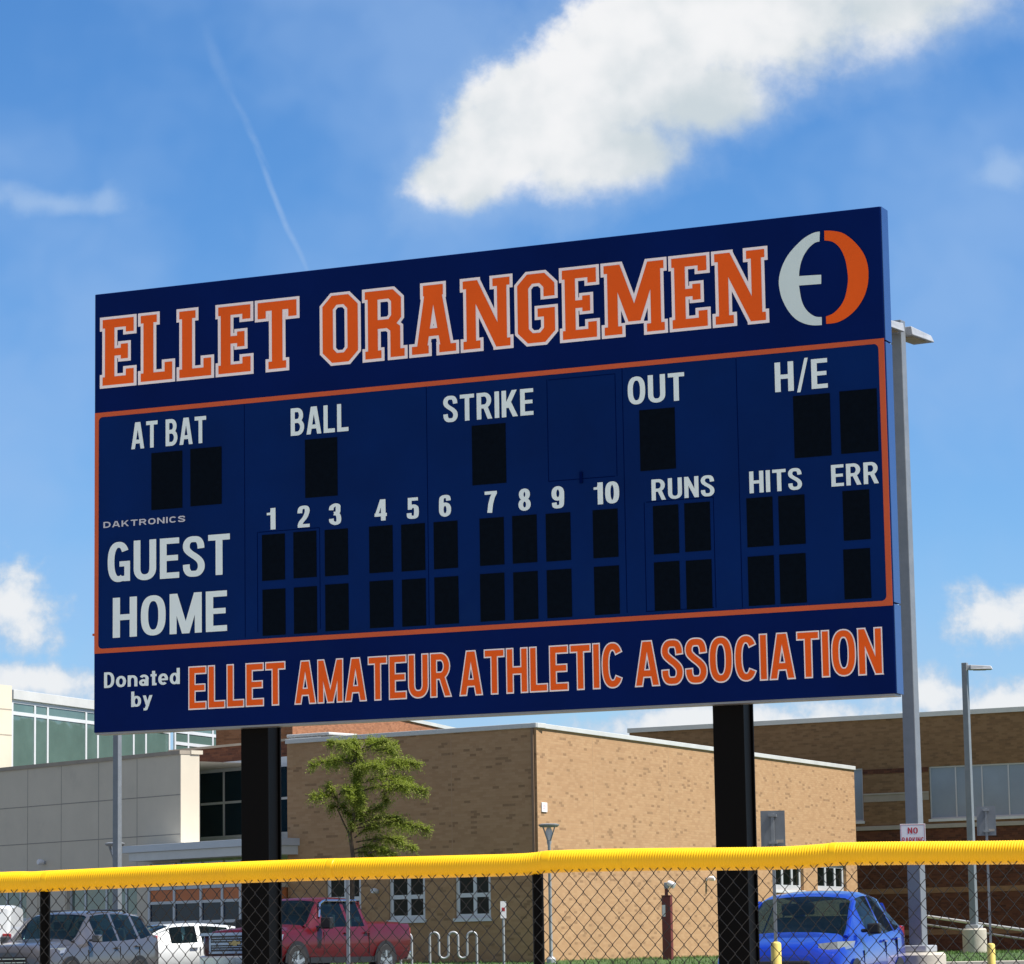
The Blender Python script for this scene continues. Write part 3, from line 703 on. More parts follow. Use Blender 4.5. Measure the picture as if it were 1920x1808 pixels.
for t_, x0, x1, yb, yt in (('1', 500, 517, 994, 952.5), ('2', 558.5, 581, 990, 947.5), ('3', 617.5, 640, 985.5, 943.5), ('4', 703, 725.5, 977.5, 936), ('5', 763.4, 785.5, 974, 932.5), ('6', 823.8, 846, 970, 927.5),
                           ('7', 909.7, 932, 962.5, 920.5), ('8', 972.8, 995, 958.8, 915.5), ('9', 1035, 1058, 954.5, 911), ('10', 1113, 1161, 947, 902)):
    word(t_, (x0, yb), (x1, yt), sans, .19, .15, .08, M['pale_v'], 'caption', label='white figure %s over its inning column' % t_)
word('Donated', (195.7, 1290.5), (337.7, 1253), sans, .165, .15, .09, M['pale_v'], 'caption', label='white words reading Donated')
o_by = word('by', (246.6, 1326), (286.5, 1295.5), sans, .165, .15, .09, M['pale_v'], 'caption', label='white word reading by')
# logo: two half rings, the left one with the bar of an E
def logo(pts, segs, mat, lab):
    P = [(1150 + a / 3.1475, 370 + b / 3.1475) for a, b in pts]
    out = []
    for a, b in segs:
        run = P[a:b + 1]
        out += catmull(run, 5) if len(run) > 2 else run
    poly = []
    for p in out:
        if not poly or (Vector(p) - Vector(poly[-1])).length > .05: poly.append(p)
    bp = [B2(*p) for p in poly]
    vs = [Vector(p) for p in ccw(bp)]
    r = delaunay_2d_cdt(vs, [], [list(range(len(vs)))], 0, 1e-6)
    m_ = MB().add([(v[0], -.0045, v[1] + Z0) for v in r[0]], [tuple(f) for f, of in zip(r[2], r[5]) if of])
    o_ = m_.build('emblem', mat, sb, recalc=False); o_['label'] = lab
wp = [(1220, 203), (1180, 212), (1130, 240), (1080, 285), (1030, 345), (995, 415), (978, 490), (985, 560), (1005, 620), (1040, 680), (1085, 725), (1140, 750), (1190, 757), (1232, 755),
      (1231, 708), (1195, 705), (1160, 685), (1130, 650), (1110, 600), (1097, 522), (1228, 512), (1228, 458), (1097, 466), (1100, 430), (1108, 390), (1125, 345), (1155, 300), (1190, 270), (1218, 262)]
logo(wp, [(0, 13), (14, 19), (20, 21), (22, 28)], M['logo_w'], 'pale left half of the round emblem with the bar of an E')
op = [(1246, 198), (1300, 200), (1360, 215), (1420, 260), (1470, 320), (1497, 380), (1507, 450), (1500, 530), (1475, 600), (1435, 660), (1380, 710), (1320, 740), (1258, 748),
      (1256, 705), (1300, 685), (1340, 645), (1365, 600), (1380, 540), (1386, 480), (1380, 420), (1370, 370), (1350, 320), (1325, 285), (1290, 262), (1247, 256)]
logo(op, [(0, 12), (13, 24)], M['orange'], 'orange right half of the round emblem')

# ------------------------------------------------------------------ ball field fence in front
FC = at_y(960, 1622, 14.3)
def FP(px, py): return at_plane(px, py, FC, bn)
fence = thing('ballfield_fence', 'black chain link ballfield fence with a yellow corrugated cap on its top rail', 'fence', (FC.x, FC.y, 0), -BYAW)
def floc(p): d = p - Vector((FC.x, FC.y, 0)); return Vector((d.dot(bdir), -d.dot(bn), d.z))
ctrl = [(-700, 1690), (-300, 1669), (0, 1654.5), (60, 1653.5), (100, 1651.5), (300, 1643), (500, 1634.5), (625, 1630), (800, 1625.5), (960, 1622), (1005, 1619.5), (1040, 1616), (1200, 1612.5), (1440, 1609.5), (1540, 1604), (1575, 1601), (1700, 1599.5), (1920, 1598.5), (2300, 1590), (2700, 1585)]
rc = [floc(FP(*c)) for c in ctrl]
rl = catmull([(p.x, p.z) for p in rc], 12)
# resample at the corrugation pitch
L = [0.0]
for a, b in zip(rl, rl[1:]): L.append(L[-1] + math.hypot(b[0] - a[0], b[1] - a[1]))
def along(s_):
    import bisect
    i = max(1, min(len(L) - 1, bisect.bisect_left(L, s_))); t = (s_ - L[i - 1]) / max(1e-9, L[i] - L[i - 1])
    return rl[i - 1][0] + (rl[i][0] - rl[i - 1][0]) * t, rl[i - 1][1] + (rl[i][1] - rl[i - 1][1]) * t
pitch = .0118; joints = [floc(FP(x, 1620)).x for x in (92, 625, 1030, 1567)]
path, rad = [], []
n_ = int(L[-1] / pitch)
for i in range(n_):
    for ph, amp in ((0, 0), (.3, 1), (.5, 1), (.8, 0)):
        x, z = along((i + ph) * pitch)
        near = min(abs(x - j) for j in joints)
        path.append((x, 0, z + .0012 * math.sin(x * 3.1))); rad.append(.0494 if near < .014 else .0468 + .0024 * amp)
MB().tube(path, rad, 20).build('rail_cap', M['yellow'], fence, smooth=True, angle=75)
def rail_z(x):
    for a, b in zip(rl, rl[1:]):
        if a[0] <= x <= b[0]: return a[1] + (b[1] - a[1]) * (x - a[0]) / (b[0] - a[0])
    return rl[0][1]
for px in (-860, 82, 1007, 2080):
    x = floc(FP(px, 1700)).x
    zt = rail_z(max(rl[0][0], min(rl[-1][0], x)))
    MB().tube([(x, 0.012, -.1), (x, .012, zt)], .0245, 16).build('fence_post', M['black'], fence, smooth=True)
# chain link: each wire zigzags from top to bottom and hooks its neighbours
mb = MB(); dw, dh = .0655, .0755; wr = .0022
x = rl[0][0] + .1; k = 0
while x < rl[-1][0] - .1:
    zt = rail_z(x) - .02; z = zt; pts = []; j = k % 2; nseg = int((zt - .03) / (dh / 2)); 
    for q in range(nseg):
        sgn = 1 if (q + j) % 2 else -1
        pts.append((x + sgn * (dw / 4 + .0012), -.03 + sgn * .0022, z - q * dh / 2))
    mb.tube(pts, wr, 5, caps=False)
    x += dw / 2; k += 1
mb.build('chain_link', M['wire'], fence, smooth=True, angle=80)

# ------------------------------------------------------------------ facades
class Facade:
    """vertical wall from plan point A (left in view) to B; local x along the wall, y out of it away from the viewer, z up from ground"""
    def __init__(s, A, B, base):
        s.A = Vector((A.x, A.y, base)); d = Vector((B.x - A.x, B.y - A.y, 0)); s.len = d.length; s.d = d.normalized()
        s.n = Vector((s.d.y, -s.d.x, 0))            # towards the viewer
        s.mw = Matrix(((s.d.x, -s.n.x, 0, s.A.x), (s.d.y, -s.n.y, 0, s.A.y), (0, 0, 1, base), (0, 0, 0, 1)))
    def px(s, x, y, off=0.0):
        p = at_plane(x, y, s.A + s.n * off, s.n) - s.A
        return p.dot(s.d), p.z
    def off(s, o):
        f = Facade.__new__(Facade); f.A = s.A + s.n * o; f.len = s.len; f.d = s.d; f.n = s.n
        f.mw = s.mw.copy(); f.mw.translation = f.A; return f
def part(mb_, name, mat, bld, fac, **kw):
    return mb_.build(name, mat, bld, mw=Matrix.Translation(-Vector(bld.location)) @ fac.mw, **kw)
def band(fac, xa, ya, xb, yb, h, y0, y1, mb_=None):
    """long box whose top edge runs through two picture points"""
    u0, z0 = fac.px(xa, ya); u1, z1 = fac.px(xb, yb); z = (z0 + z1) / 2
    return (mb_ or MB()).box(u0, u1, y0, y1, z - h, z)

# ---- tan brick building
zt = at_y(1005, 1356, 85.0).z
tC, tL, tR = at_z(1005, 1356, zt), at_z(538, 1387.5, zt), at_z(1601, 1437.5, zt)
base = 1.15
tan_b = thing('brick_building', 'low tan brick building with one sunlit side wall behind the scoreboard', 'building', (tC.x, tC.y, base))
fs, fl = Facade(tL, tC, base), Facade(tC, tR, base)
H = zt - base
def wall_with_holes(fac, u0, u1, z0, z1, holes, depth=.2):
    """front sheet with rectangular openings and reveals"""
    xs = sorted(set([u0, u1] + [h[0] for h in holes] + [h[1] for h in holes])); zs = sorted(set([z0, z1] + [h[2] for h in holes] + [h[3] for h in holes]))
    m_ = MB()
    for a, b in zip(xs, xs[1:]):
        for c, d in zip(zs, zs[1:]):
            cx, cz = (a + b) / 2, (c + d) / 2
            if any(h[0] < cx < h[1] and h[2] < cz < h[3] for h in holes): continue
            m_.quad((a, 0, c), (b, 0, c), (b, 0, d), (a, 0, d))
    for (a, b, c, d) in holes:
        m_.quad((a, 0, c), (a, depth, c), (a, depth, d), (a, 0, d)); m_.quad((b, 0, c), (b, 0, d), (b, depth, d), (b, depth, c))
        m_.quad((a, 0, d), (a, depth, d), (b, depth, d), (b, 0, d)); m_.quad((a, 0, c), (b, 0, c), (b, depth, c), (a, depth, c))
    m_.quad((u0 + .4, .35, z0), (u1 - .4, .35, z0), (u1 - .4, .35, z1), (u0 + .4, .35, z1))
    return m_
wins = []
for (x0, x1, yt, yb, ym) in ((612, 677, 1632, 1727, 1684), (729, 797, 1630, 1725, 1683), (853, 920, 1628, 1721.5, 1679)):
    a = fs.px(x0, (yt + yb) / 2)[0]; b = fs.px(x1, (yt + yb) / 2)[0]
    top = fs.px((x0 + x1) / 2, yt)[1]; bot = fs.px((x0 + x1) / 2, yb)[1]; mid = fs.px((x0 + x1) / 2, ym)[1]
    wins.append((a, b, bot, top, mid))
zr = sum(w[2] for w in wins) / 3, sum(w[3] for w in wins) / 3, sum(w[4] for w in wins) / 3
wins = [(w[0], w[1], zr[0], zr[1], zr[2]) for w in wins]
part(wall_with_holes(fs, 0, fs.len, 0, H, [w[:4] for w in wins]), 'wall', M['tan'], tan_b, fs, recalc=False)
def grid_window(bld, fac, a, b, z0, z1, vs, hs_, mat_f, mat_g, fw=.06, y0=.06, sill=True, pane='pane', fd=.06):
    f_ = MB()
    f_.box(a, a + fw, y0, y0 + fd, z0, z1); f_.box(b - fw, b, y0, y0 + fd, z0, z1)
    f_.box(a + fw, b - fw, y0, y0 + fd, z1 - fw, z1); f_.box(a + fw, b - fw, y0, y0 + fd, z0, z0 + fw)
    for v in vs: f_.box(v - fw / 2, v + fw / 2, y0 + .003, y0 + fd - .003, z0 + fw, z1 - fw)
    xs = [a + fw] + [q for v in vs for q in (v - fw / 2, v + fw / 2)] + [b - fw]
    for h in hs_:
        for i in range(0, len(xs), 2): f_.box(xs[i], xs[i + 1], y0 + .006, y0 + fd - .006, h - fw / 2, h + fw / 2)
    w_ = part(f_, 'window', mat_f, bld, fac)
    p_ = MB().box(a + fw * .5, b - fw * .5, y0 + fd * .45, y0 + fd * .7, z0 + fw * .5, z1 - fw * .5).build(pane, mat_g, w_)
    if sill: MB().box(a - .04, b + .04, -.05, y0 - .002, z0 - .09, z0 - .002).build('sill', M['frame_w'], w_)
    return w_
for (a, b, z0, z1, zm) in wins:
    grid_window(tan_b, fs, a, b, z0, z1, [(a + b) / 2 + .03], [zm], M['frame_w'], M['g_black'], .11)
# sunlit side
lw = []
for (x0, x1) in ((1452, 1507), (1533, 1587)):
    a = fl.px(x0, 1650)[0]; b = fl.px(x1, 1650)[0]; z0 = fl.px((x0 + x1) / 2, 1669 if x0 < 1500 else 1671)[1]; z1 = fl.px((x0 + x1) / 2, 1618)[1]
    lw.append((a, b, z0, z1))
part(wall_with_holes(fl, 0, fl.len, 0, H, lw), 'wall', M['tan'], tan_b, fl, recalc=False)
for (a, b, z0, z1) in lw:
    grid_window(tan_b, fl, a, b, z0, z1, [a + (b - a) * .37, a + (b - a) * .7], [], M['frame'], M['g_black'], .16, .1)
bk = tR + fl.d * .0 - Vector((0, 0, 0))
part(MB().quad((fl.len, 0, 0), (fl.len, 6, 0), (fl.len, 6, H), (fl.len, 0, H)), 'end_wall', M['tan'], tan_b, fl, recalc=False)
part(MB().quad((0, 0, 0), (0, 8, 0), (0, 8, H), (0, 0, H)), 'end_wall', M['tan'], tan_b, fs, recalc=False)
# roof and coping
mb = MB(); rz_ = H - .25
pl = [tL, tC, tR, tR - fl.n * 12, tL - fs.n * 12]
MB().add([(p.x - tC.x, p.y - tC.y, rz_) for p in pl], [(0, 1, 2, 3, 4)]).build('roof', M['concrete'], tan_b)
part(MB().box(-.03, fs.len + .03, -.05, .4, H - .115, H + .01), 'coping', M['coping'], tan_b, fs, bevel=.01)
part(MB().box(-.02, fl.len + .03, -.05, .4, H - .117, H + .008), 'coping', M['coping'], tan_b, fl, bevel=.01)
# control joints and the corner pipe
mb = MB()
u = fs.px(847, 1500)[0]; mb.box(u - .012, u + .012, -.003, .01, 0, H - .13)
part(mb, 'control_joint', M['tan_joint'], tan_b, fs)
for x in (1113, 1255, 1450):
    u = fl.px(x, 1500)[0]; part(MB().box(u - .012, u + .012, -.003, .01, 0, H - .13), 'control_joint', M['tan_joint'], tan_b, fl)
part(MB().box(fs.len - .15, fs.len - .07, -.05, -.002, 0.1, H - .13), 'downspout', M['brownpipe'], tan_b, fs, bevel=.01)
# roof hatch
hq = tC - fs.n * 3
h0, h1, h2 = at_plane(541, 1384, hq, fs.n), at_plane(601, 1379.5, hq, fs.n), at_plane(560, 1378, hq, fs.n)
hl = Facade(h0, h1, zt - .4)
part(MB().box(0, hl.len, 0, 1.2, 0, h2.z - zt + .33), 'roof_hatch', M['frame'], tan_b, hl, bevel=.02)
part(MB().box(-.04, hl.len + .35, -.05, 1.25, h2.z - zt + .335, h2.z - zt + .42), 'roof_hatch_lid', M['coping'], tan_b, hl, bevel=.02)

def on_wall(fac, px, py, off=0.0):
    p = at_plane(px, py, fac.A + fac.n * off, fac.n); return p
def lamp_on_wall(fac, px, py, label, s_=.11):
    p = on_wall(fac, px, py, .0)
    t = thing('wall_lamp', label, 'wall lamp', p, math.atan2(fac.d.y, fac.d.x), 'small floodlights on the walls')
    MB().box(-.05, .05, -.03, -.001, -.05, .05).build('backplate', M['galv'], t, bevel=.01)
    MB().lathe([(s_ * .4, 0), (s_ * .62, -.05), (s_ * .7, -.16), (s_ * .55, -.2)], (0.02, -.06, .02), 14, 'y').build('lamp_head', M['sign_w'], t, smooth=True)
lamp_on_wall(fs, 708, 1672, 'small white floodlight on the shaded tan brick wall between two windows')
lamp_on_wall(fl, 1324, 1649, 'small white floodlight on the sunlit tan brick wall right of the maroon post')
# wall sign
p = on_wall(fl, 1019.5, 1514, .0)
ws = thing('wall_sign', 'small white rectangular sign with red print high on the sunlit brick corner', 'sign', p, math.atan2(fl.d.y, fl.d.x))
MB().box(-.17, .17, -.03, -.004, -.125, .125).build('plate', M['sign_w'], ws, bevel=.008)
mb = MB()
for i, w in enumerate((.14, .18, .11)): mb.box(-.10, -.10 + w, -.034, -.031, .05 - i * .045, .062 - i * .045)
mb.build('print', M['sign_pink'], ws)

# ---- grey panel building with the glazed entrance link
zg = at_y(338, 1407, 93.3).z
gR, gL = at_z(338, 1407, zg), at_z(0, 1440, zg)
gd = (gR - gL); gL2 = gL - gd * .6
grey_b = thing('panel_building', 'grey panel clad school wing with glazed entrance and flat canopy', 'building', (gR.x, gR.y, base))
fg = Facade(gL2, gR, base); HG = zg - base
wz1 = fg.px(180, 1652)[1]; wz0 = fg.px(190, 1722)[1]
gh = []
for x0, x1 in ((-40, 50), (125, 257)):
    gh.append((fg.px(x0, 1690)[0], fg.px(x1, 1690)[0], wz0, wz1))
part(wall_with_holes(fg, 0, fg.len, 0, HG, gh, .3), 'wall', M['panel'], grey_b, fg, recalc=False)
for (a, b, z0, z1) in gh:
    n_ = 4 if b - a > 2 else 3
    grid_window(grey_b, fg, a, b, z0, z1, [a + (b - a) * q for q in (.22, .52, .80)], [z1 - .55] if 0 else [], M['frame'], M['g_green'], .09, .12, False)
for (x0, x1) in ((50, 72), (95, 124), (258, 281)):
    a = fg.px(x0, 1690)[0]; b = fg.px(x1, 1690)[0]
    part(MB().box(a + .02, b - .02, -.02, -.002, 0, wz1), 'pier_panel', M['cream'], grey_b, fg)
mb = MB()
for (ya, yb) in ((1508, 1490), (1584, 1564)):
    z = fg.px(338, yb)[1]; mb.box(0, fg.len, -.004, .004, z - .013, z + .013)
for px in (52, 115, 185, 257):
    u = fg.px(px, 1500)[0]; mb.box(u - .011, u + .011, -.003, .003, wz1, HG - .13)
part(mb, 'panel_joint', M['joint'], grey_b, fg)
part(MB().box(0, fg.len + .03, -.04, .35, HG - .11, HG), 'coping', M['stoned'], grey_b, fg)
RET = .66
part(MB().box(fg.len + .001, fg.len + .018, .001, RET, fg.px(338, 1580)[1], HG - .112), 'end_panel', M['cream'], grey_b, fg)
part(MB().box(fg.len - .2, fg.len + .05, .352, RET + .1, HG - .10, HG + .01), 'end_coping', M['cream'], grey_b, fg)
part(MB().quad((0, .36, 0), (fg.len, .36, 0), (fg.len, RET, 0), (0, RET, 0)), 'floor_slab', M['concrete'], grey_b, fg)
part(MB().quad((0, .3, HG - .3), (fg.len, .3, HG - .3), (fg.len, 9, HG - .3), (0, 9, HG - .3)), 'roof', M['concrete'], grey_b, fg)
# glazed link set back
LB = 3.4
fk = fg.off(-LB)
uE = fk.px(545, 1500)[0]; uW = fk.px(350, 1500)[0]; uS = uW - .6
zb1 = fk.px(452, 1398)[1]; zf1 = (fk.px(347, 1435)[1] + fk.px(452, 1427)[1]) / 2; zf0 = zf1 - .22
zw0 = (fk.px(350, 1576)[1] + fk.px(452, 1570)[1]) / 2
zc0 = fk.px(452, 1604)[1]
part(MB().box(uS - .3, uE + 1.2, 0, .3, zf1, zb1), 'brick_parapet', M['dred'], grey_b, fk)
part(MB().box(uS - .3, uE + 1.2, -.04, .32, zb1 + .001, zb1 + .07), 'coping', M['stoned'], grey_b, fk)
part(MB().box(uS, uE + 1.2, -.012, .2, zf0, zf1 - .002), 'fascia', M['frame'], grey_b, fk)
ms = [fk.px(x, 1500)[0] for x in (374, 420, 470, 512)]
grid_window(grey_b, fk, uW - .01, uE + 1.2, zw0, zf0 - .002, ms, [fk.px(400, 1507)[1]], M['frame'], M['g_dark'], .07, -.02, False)
# canopy in front of the link
CP = .85
fc = fg.off(CP)
uA = fc.px(229, 1590)[0]; uB = fc.px(496, 1590)[0]
zc1 = (fc.px(232, 1586)[1] + fc.px(452, 1574.6)[1]) / 2; zcm = zc1 - .2
part(MB().box(uA, uB, 0, CP + LB - .12, zcm, zc1), 'canopy', M['frame'], grey_b, fc, bevel=.01)
zcl = (fc.px(340, 1611)[1] + fc.px(452, 1603)[1]) / 2
mb = MB(); mb.box(uA + .25, uB - .06, .06, CP + LB - .14, zcl, zcm - .003)
part(mb, 'canopy_soffit', M['coping'], grey_b, fc)
part(MB().box(uS + .02, uE + 1.2, -.02, .15, zcl - .06, zw0 - .002), 'spandrel', M['frame'], grey_b, fk)
# storefront under the canopy
zo1 = (fk.px(285, 1668)[1] + fk.px(452, 1662)[1]) / 2; zo0 = (fk.px(285, 1694)[1] + fk.px(452, 1688)[1]) / 2; zs0 = (fk.px(285, 1734)[1] + fk.px(452, 1727)[1]) / 2
fk2 = fg.off(.09)
sxs = [fk2.px(x, 1690)[0] for x in (281, 328, 378, 418, 452, 500)]
zo1 = fk2.px(365, 1664)[1]; zo0 = fk2.px(365, 1691)[1]; zs0 = fk2.px(365, 1729)[1]
sf = MB()
for u in sxs: sf.box(u - .05, u + .05, -.04, .06, -.1, zcl - .08)
for a, b in zip(sxs, sxs[1:]):
    for z in (zo1, zo0, zs0): sf.box(a + .05, b - .05, -.03, .05, z - .04, z + .04)
sfo = part(sf, 'storefront', M['frame'], grey_b, fk2)
mb = MB(); mo = MB(); mc = MB()
for a, b in zip(sxs, sxs[1:]):
    mo.box(a + .05, b - .05, 0, .02, zo0 + .04, zo1 - .04); mb.box(a + .05, b - .05, 0, .02, zs0 + .04, zo0 - .04); mc.box(a + .05, b - .05, 0, .02, zo1 + .04, zcl - .08)
    mb.box(a + .05, b - .05, 0, .02, -.1, zs0 - .04)
mo.build('orange_infill', M['o_panel'], sfo); mb.build('pane', M['g_navy'], sfo); mc.build('transom_pane', M['g_green'], sfo)
# sunlit orange infill beside the tan building
q0 = at_plane(529, 1690, tL + fs.n * .25, fs.n); fo = Facade(q0 - fl.d * 0, q0 + fl.d * 1.2, base)
a, z0 = fo.px(529, 1690); b, z1 = fo.px(546, 1664)
fo_b = part(MB().box(a - .1, b, 0, .04, z0 - 1.2, z1), 'orange_infill', M['o_panel'], grey_b, fo)
part(MB().box(a - .1, b + .12, -.05, .06, z1 + .002, z1 + .12).box(b + .002, b + .12, -.05, .06, z0 - 1.2, z1), 'infill_frame', M['cream'], grey_b, fo)
lamp_on_wall(fg, 84, 1618, 'white floodlight on the grey panel wall just above the yellow rail', .13)

# ---- glass building behind
zG = at_y(23, 1293, 112).z
GA, GB = at_z(23, 1293, zG), at_z(177, 1314, zG)
Gd = (GB - GA).normalized(); GE = GA + Gd * ((GB - GA).length * 2.02)
glass_b = thing('glass_building', 'tall curtain wall of green glass with cream end column at far left', 'building', (GA.x, GA.y, base))
fG = Facade(GA, GE, base); HGl = zG - base
zfa = fG.px(100, 1321)[1]; ztr = fG.px(100, 1346)[1]
part(MB().box(0, fG.len, -.06, .2, zfa, HGl), 'fascia', M['coping'], glass_b, fG, bevel=.01)
us = [fG.px(x, 1350)[0] for x in (67, 91, 163, 185, 252, 275, 329)]
us = [u for u in us if u < fG.len - .1]
grid_window(glass_b, fG, 0, fG.len, 1.2, zfa - .002, us, [ztr], M['frame_w'], M['g_green'], .12, .02, False)
part(MB().box(0, fG.len, .21, .3, 0, HGl - .1), 'wall', M['panel'], glass_b, fG)
GE2 = GE + Vector((Gd.x * .3 + .95 * .6, Gd.y * .3 + .3 * .6, 0)) * 5.0
fG2 = Facade(GE, at_plane(411, 1380, GE, Vector((Gd.y, -Gd.x, 0))), base)
grid_window(glass_b, fG2, .02, fG2.len, 1.2, fG2.px(370, 1345)[1], [fG2.px(x, 1385)[0] for x in (347, 393)], [fG2.px(370, 1377)[1], fG2.px(370, 1399)[1]], M['frame_w'], M['g_green'], .12, -.15, False)
cz = at_y(11, 1284.5, 110).z
cA, cB = at_z(-60, 1277.5, cz), at_z(22.5, 1286, cz)
fcm = Facade(cA, cB, base)
part(MB().box(0, fcm.len, 0, 2.5, 0, cz - base), 'end_column', M['cream'], glass_b, fcm)
mb = MB()
for y in (1330, 1378): z = fcm.px(10, y)[1]; mb.box(0, fcm.len, -.004, .01, z - .02, z + .02)
part(mb, 'panel_joint', M['stoned'], glass_b, fcm)
part(MB().quad((0, .1, HGl - .3), (fG.len, .1, HGl - .3), (fG.len, 8, HGl - .3), (0, 8, HGl - .3)), 'roof', M['concrete'], glass_b, fG)

# ---- orange red brick tower
zT = at_y(760, 1350, 128).z
TA, TB = at_z(548, 1350 - (760 - 548) * .215, zT), at_z(833, 1367, zT)
TB2 = TA + (TB - TA) * 1.9
ored_b = thing('brick_building', 'tall orange red brick block rising behind the tan building roof', 'building', (TA.x, TA.y, base))
fT = Facade(TA, TB2, base); HT = zT - base
part(MB().box(0, fT.len, 0, .3, 0, HT), 'wall', M['ored'], ored_b, fT)
part(MB().box(-.05, fT.len, -.06, .4, HT + .001, HT + .14), 'coping', M['coping'], ored_b, fT)
TL = at_plane(405, 1390, TA, Vector((-.35, -.93, 0)).normalized())
fT2 = Facade(TL, TA, base)
part(MB().box(0, fT2.len - .005, 0, .3, 0, HT - .02), 'wall', M['ored'], ored_b, fT2)
part(MB().add([(p.x - TA.x, p.y - TA.y, HT - .2) for p in (TL, TA, TB2, TB2 - fT.n * 8, TL - fT2.n * 8)], [(0, 1, 2, 3, 4)]), 'roof', M['concrete'], ored_b, Facade(TA, TA + Vector((1, 0, 0)), base))

# ---- brown building on the right
zB = at_y(1600, 1351, 112).z
bA, bB = at_z(1180, 1374.5, zB), at_z(1920, 1334, zB)
bB2 = bA + (bB - bA) * 1.5
brown_b = thing('brick_building', 'long brown brick building with pale panel windows at the far right', 'building', (bA.x, bA.y, base))
fb = Facade(bA, bB2, base); HB = zB - base
def fz(x, y): return fb.px(x, y)[1]
zst = fz(1680, 1549)
def fu(x, y=1500): return fb.px(x, y)[0]
bw_h = [(fu(1570), fu(1618.5), fz(1610, 1540), fz(1610, 1441)), (fu(1743), fb.len - 1.5, fz(1800, 1534), fz(1800, 1435))]
part(wall_with_holes(fb, 0, fb.len, zst, HB, bw_h, .25), 'wall', M['brown'], brown_b, fb, recalc=False)
part(MB().quad((0, 0, 0), (fb.len, 0, 0), (fb.len, 0, zst - .001), (0, 0, zst - .001)), 'plinth_wall', M['dred'], brown_b, fb, recalc=False)
part(MB().box(0, fb.len, -.05, .02, zst - .12, zst + .02), 'string_course', M['stone'], brown_b, fb, bevel=.008)
mb = MB()
for y in (1668, 1747): z = fz(1800, y); mb.box(0, fb.len, -.012, -.002, z - .09, z + .09)
part(mb, 'brick_band', M['tanband'], brown_b, fb)
z = fz(1680, 1488); a, b = fu(1619.5), fu(1742)
part(MB().box(a, b, -.04, -.002, z - .02, z + .03), 'ledge', M['stone'], brown_b, fb)
part(MB().box(a, b, -.015, -.002, z - .26, z - .021), 'stone_panel', M['stoned'], brown_b, fb)
z = fz(1680, 1441)
part(MB().box(a, b, -.012, -.002, z - .16, z), 'soldier_course', M['dred'], brown_b, fb)
for (a, b, z0, z1) in bw_h:
    w_ = grid_window(brown_b, fb, a, b, z0, z1, [a + i * .95 for i in range(1, int((b - a) / .95))] if b - a > 3 else [], [], M['g_pale'] if 0 else M['frame'], M['g_pale'], .05, .06, True, 'panel')
part(MB().box(-.05, fb.len, -.06, .4, HB + .001, HB + .16), 'coping', M['coping'], brown_b, fb)
part(MB().box(fb.len - .2, fb.len - .002, .02, 12, 0, HB), 'end_wall', M['brown'], brown_b, fb)
part(MB().quad((0, .1, HB - .3), (fb.len - .2, .1, HB - .3), (fb.len - .2, 12, HB - .3), (0, 12, HB - .3)), 'roof', M['concrete'], brown_b, fb)

# ------------------------------------------------------------------ lamps, signs and small furniture
def standing(px, py_ref, Y):
    """ground point under a picture column at distance Y"""
    p = at_y(px, py_ref, Y); return Vector((p.x, Y, gz(Y)))
def area_light_pole(px, Y, ztop, w0, w1, label, heads, mat, base_h=.7, base_r=.37, rz=.2, grp=None, bpx=1790):
    p = standing(px, bpx, Y)
    t = thing('light_pole', label, 'light pole', p, rz, grp)
    MB().lathe([(base_r, -.3), (base_r, base_h - .04), (base_r - .03, base_h)], (0, 0, 0), 28).build('concrete_base', M['concrete'], t, smooth=True, angle=30)
    h = ztop - p.z
    m_ = MB(); m_.add([(sx * w0 / 2, sy * w0 / 2, base_h + .02) for sx, sy in ((-1, -1), (1, -1), (1, 1), (-1, 1))] + [(sx * w1 / 2, sy * w1 / 2, h) for sx, sy in ((-1, -1), (1, -1), (1, 1), (-1, 1))],
                      [(3, 2, 1, 0), (4, 5, 6, 7), (0, 1, 5, 4), (1, 2, 6, 5), (2, 3, 7, 6), (3, 0, 4, 7)])
    m_.build('pole', mat, t, bevel=.012)
    MB().box(-w0, w0, -w0, w0, base_h + .001, base_h + .10).build('base_cover', M['galv'], t, bevel=.02)
    for (ang, L_) in heads:
        a = R(ang); hd = MB()
        hd.box(w1 * .5 - .02, .16, -.05, .05, h - .20, h - .06)
        hd.add([(.13, -.17, h - .20), (.13, .17, h - .20), (L_, .17, h - .20), (L_, -.17, h - .20), (.13, -.15, h - .07), (.13, .15, h - .07), (L_ - .05, .14, h - .10), (L_ - .05, -.14, h - .10)],
               [(0, 1, 2, 3), (7, 6, 5, 4), (0, 3, 7, 4), (1, 5, 6, 2), (0, 4, 5, 1), (3, 2, 6, 7)])
        ho = hd.build('lamp_head', M['galv'], t, bevel=.012); ho.matrix_local = Matrix.Rotation(a, 4, 'Z')
        ln_ = MB().box(.24, L_ - .16, -.11, .11, -.012, 0).build('lens', M['lens'], ho)
        ln_.matrix_local = Matrix.Translation((0, 0, h - .2005)) @ Matrix.Translation((0, 0, 0.0))
    return t
ztop1 = at_y(1684, 602, 46).z
area_light_pole(1723, 46, ztop1, .20, .165, 'tall square grey light pole close behind the right end of the scoreboard', [(-2, .88), (178, .88)], M['polegrey'], at_y(1723, 1786, 46).z - gz(46), .375, 1.05, 'parking lot light poles')
ztop2 = at_y(1810, 1243, 90).z
area_light_pole(1828.5, 90, ztop2, .19, .15, 'slim light pole with one arm by the brown building', [(-60, .75)], M['polegrey'], at_y(1829, 1741, 90).z - gz(90), .33, 1.05, 'parking lot light poles')
area_light_pole(219.5, 80, 9.6, .17, .15, 'light pole rising behind the lower left corner of the scoreboard', [(0, .6), (180, .6)], M['polegrey'], .6, .33, 1.05, 'parking lot light poles')

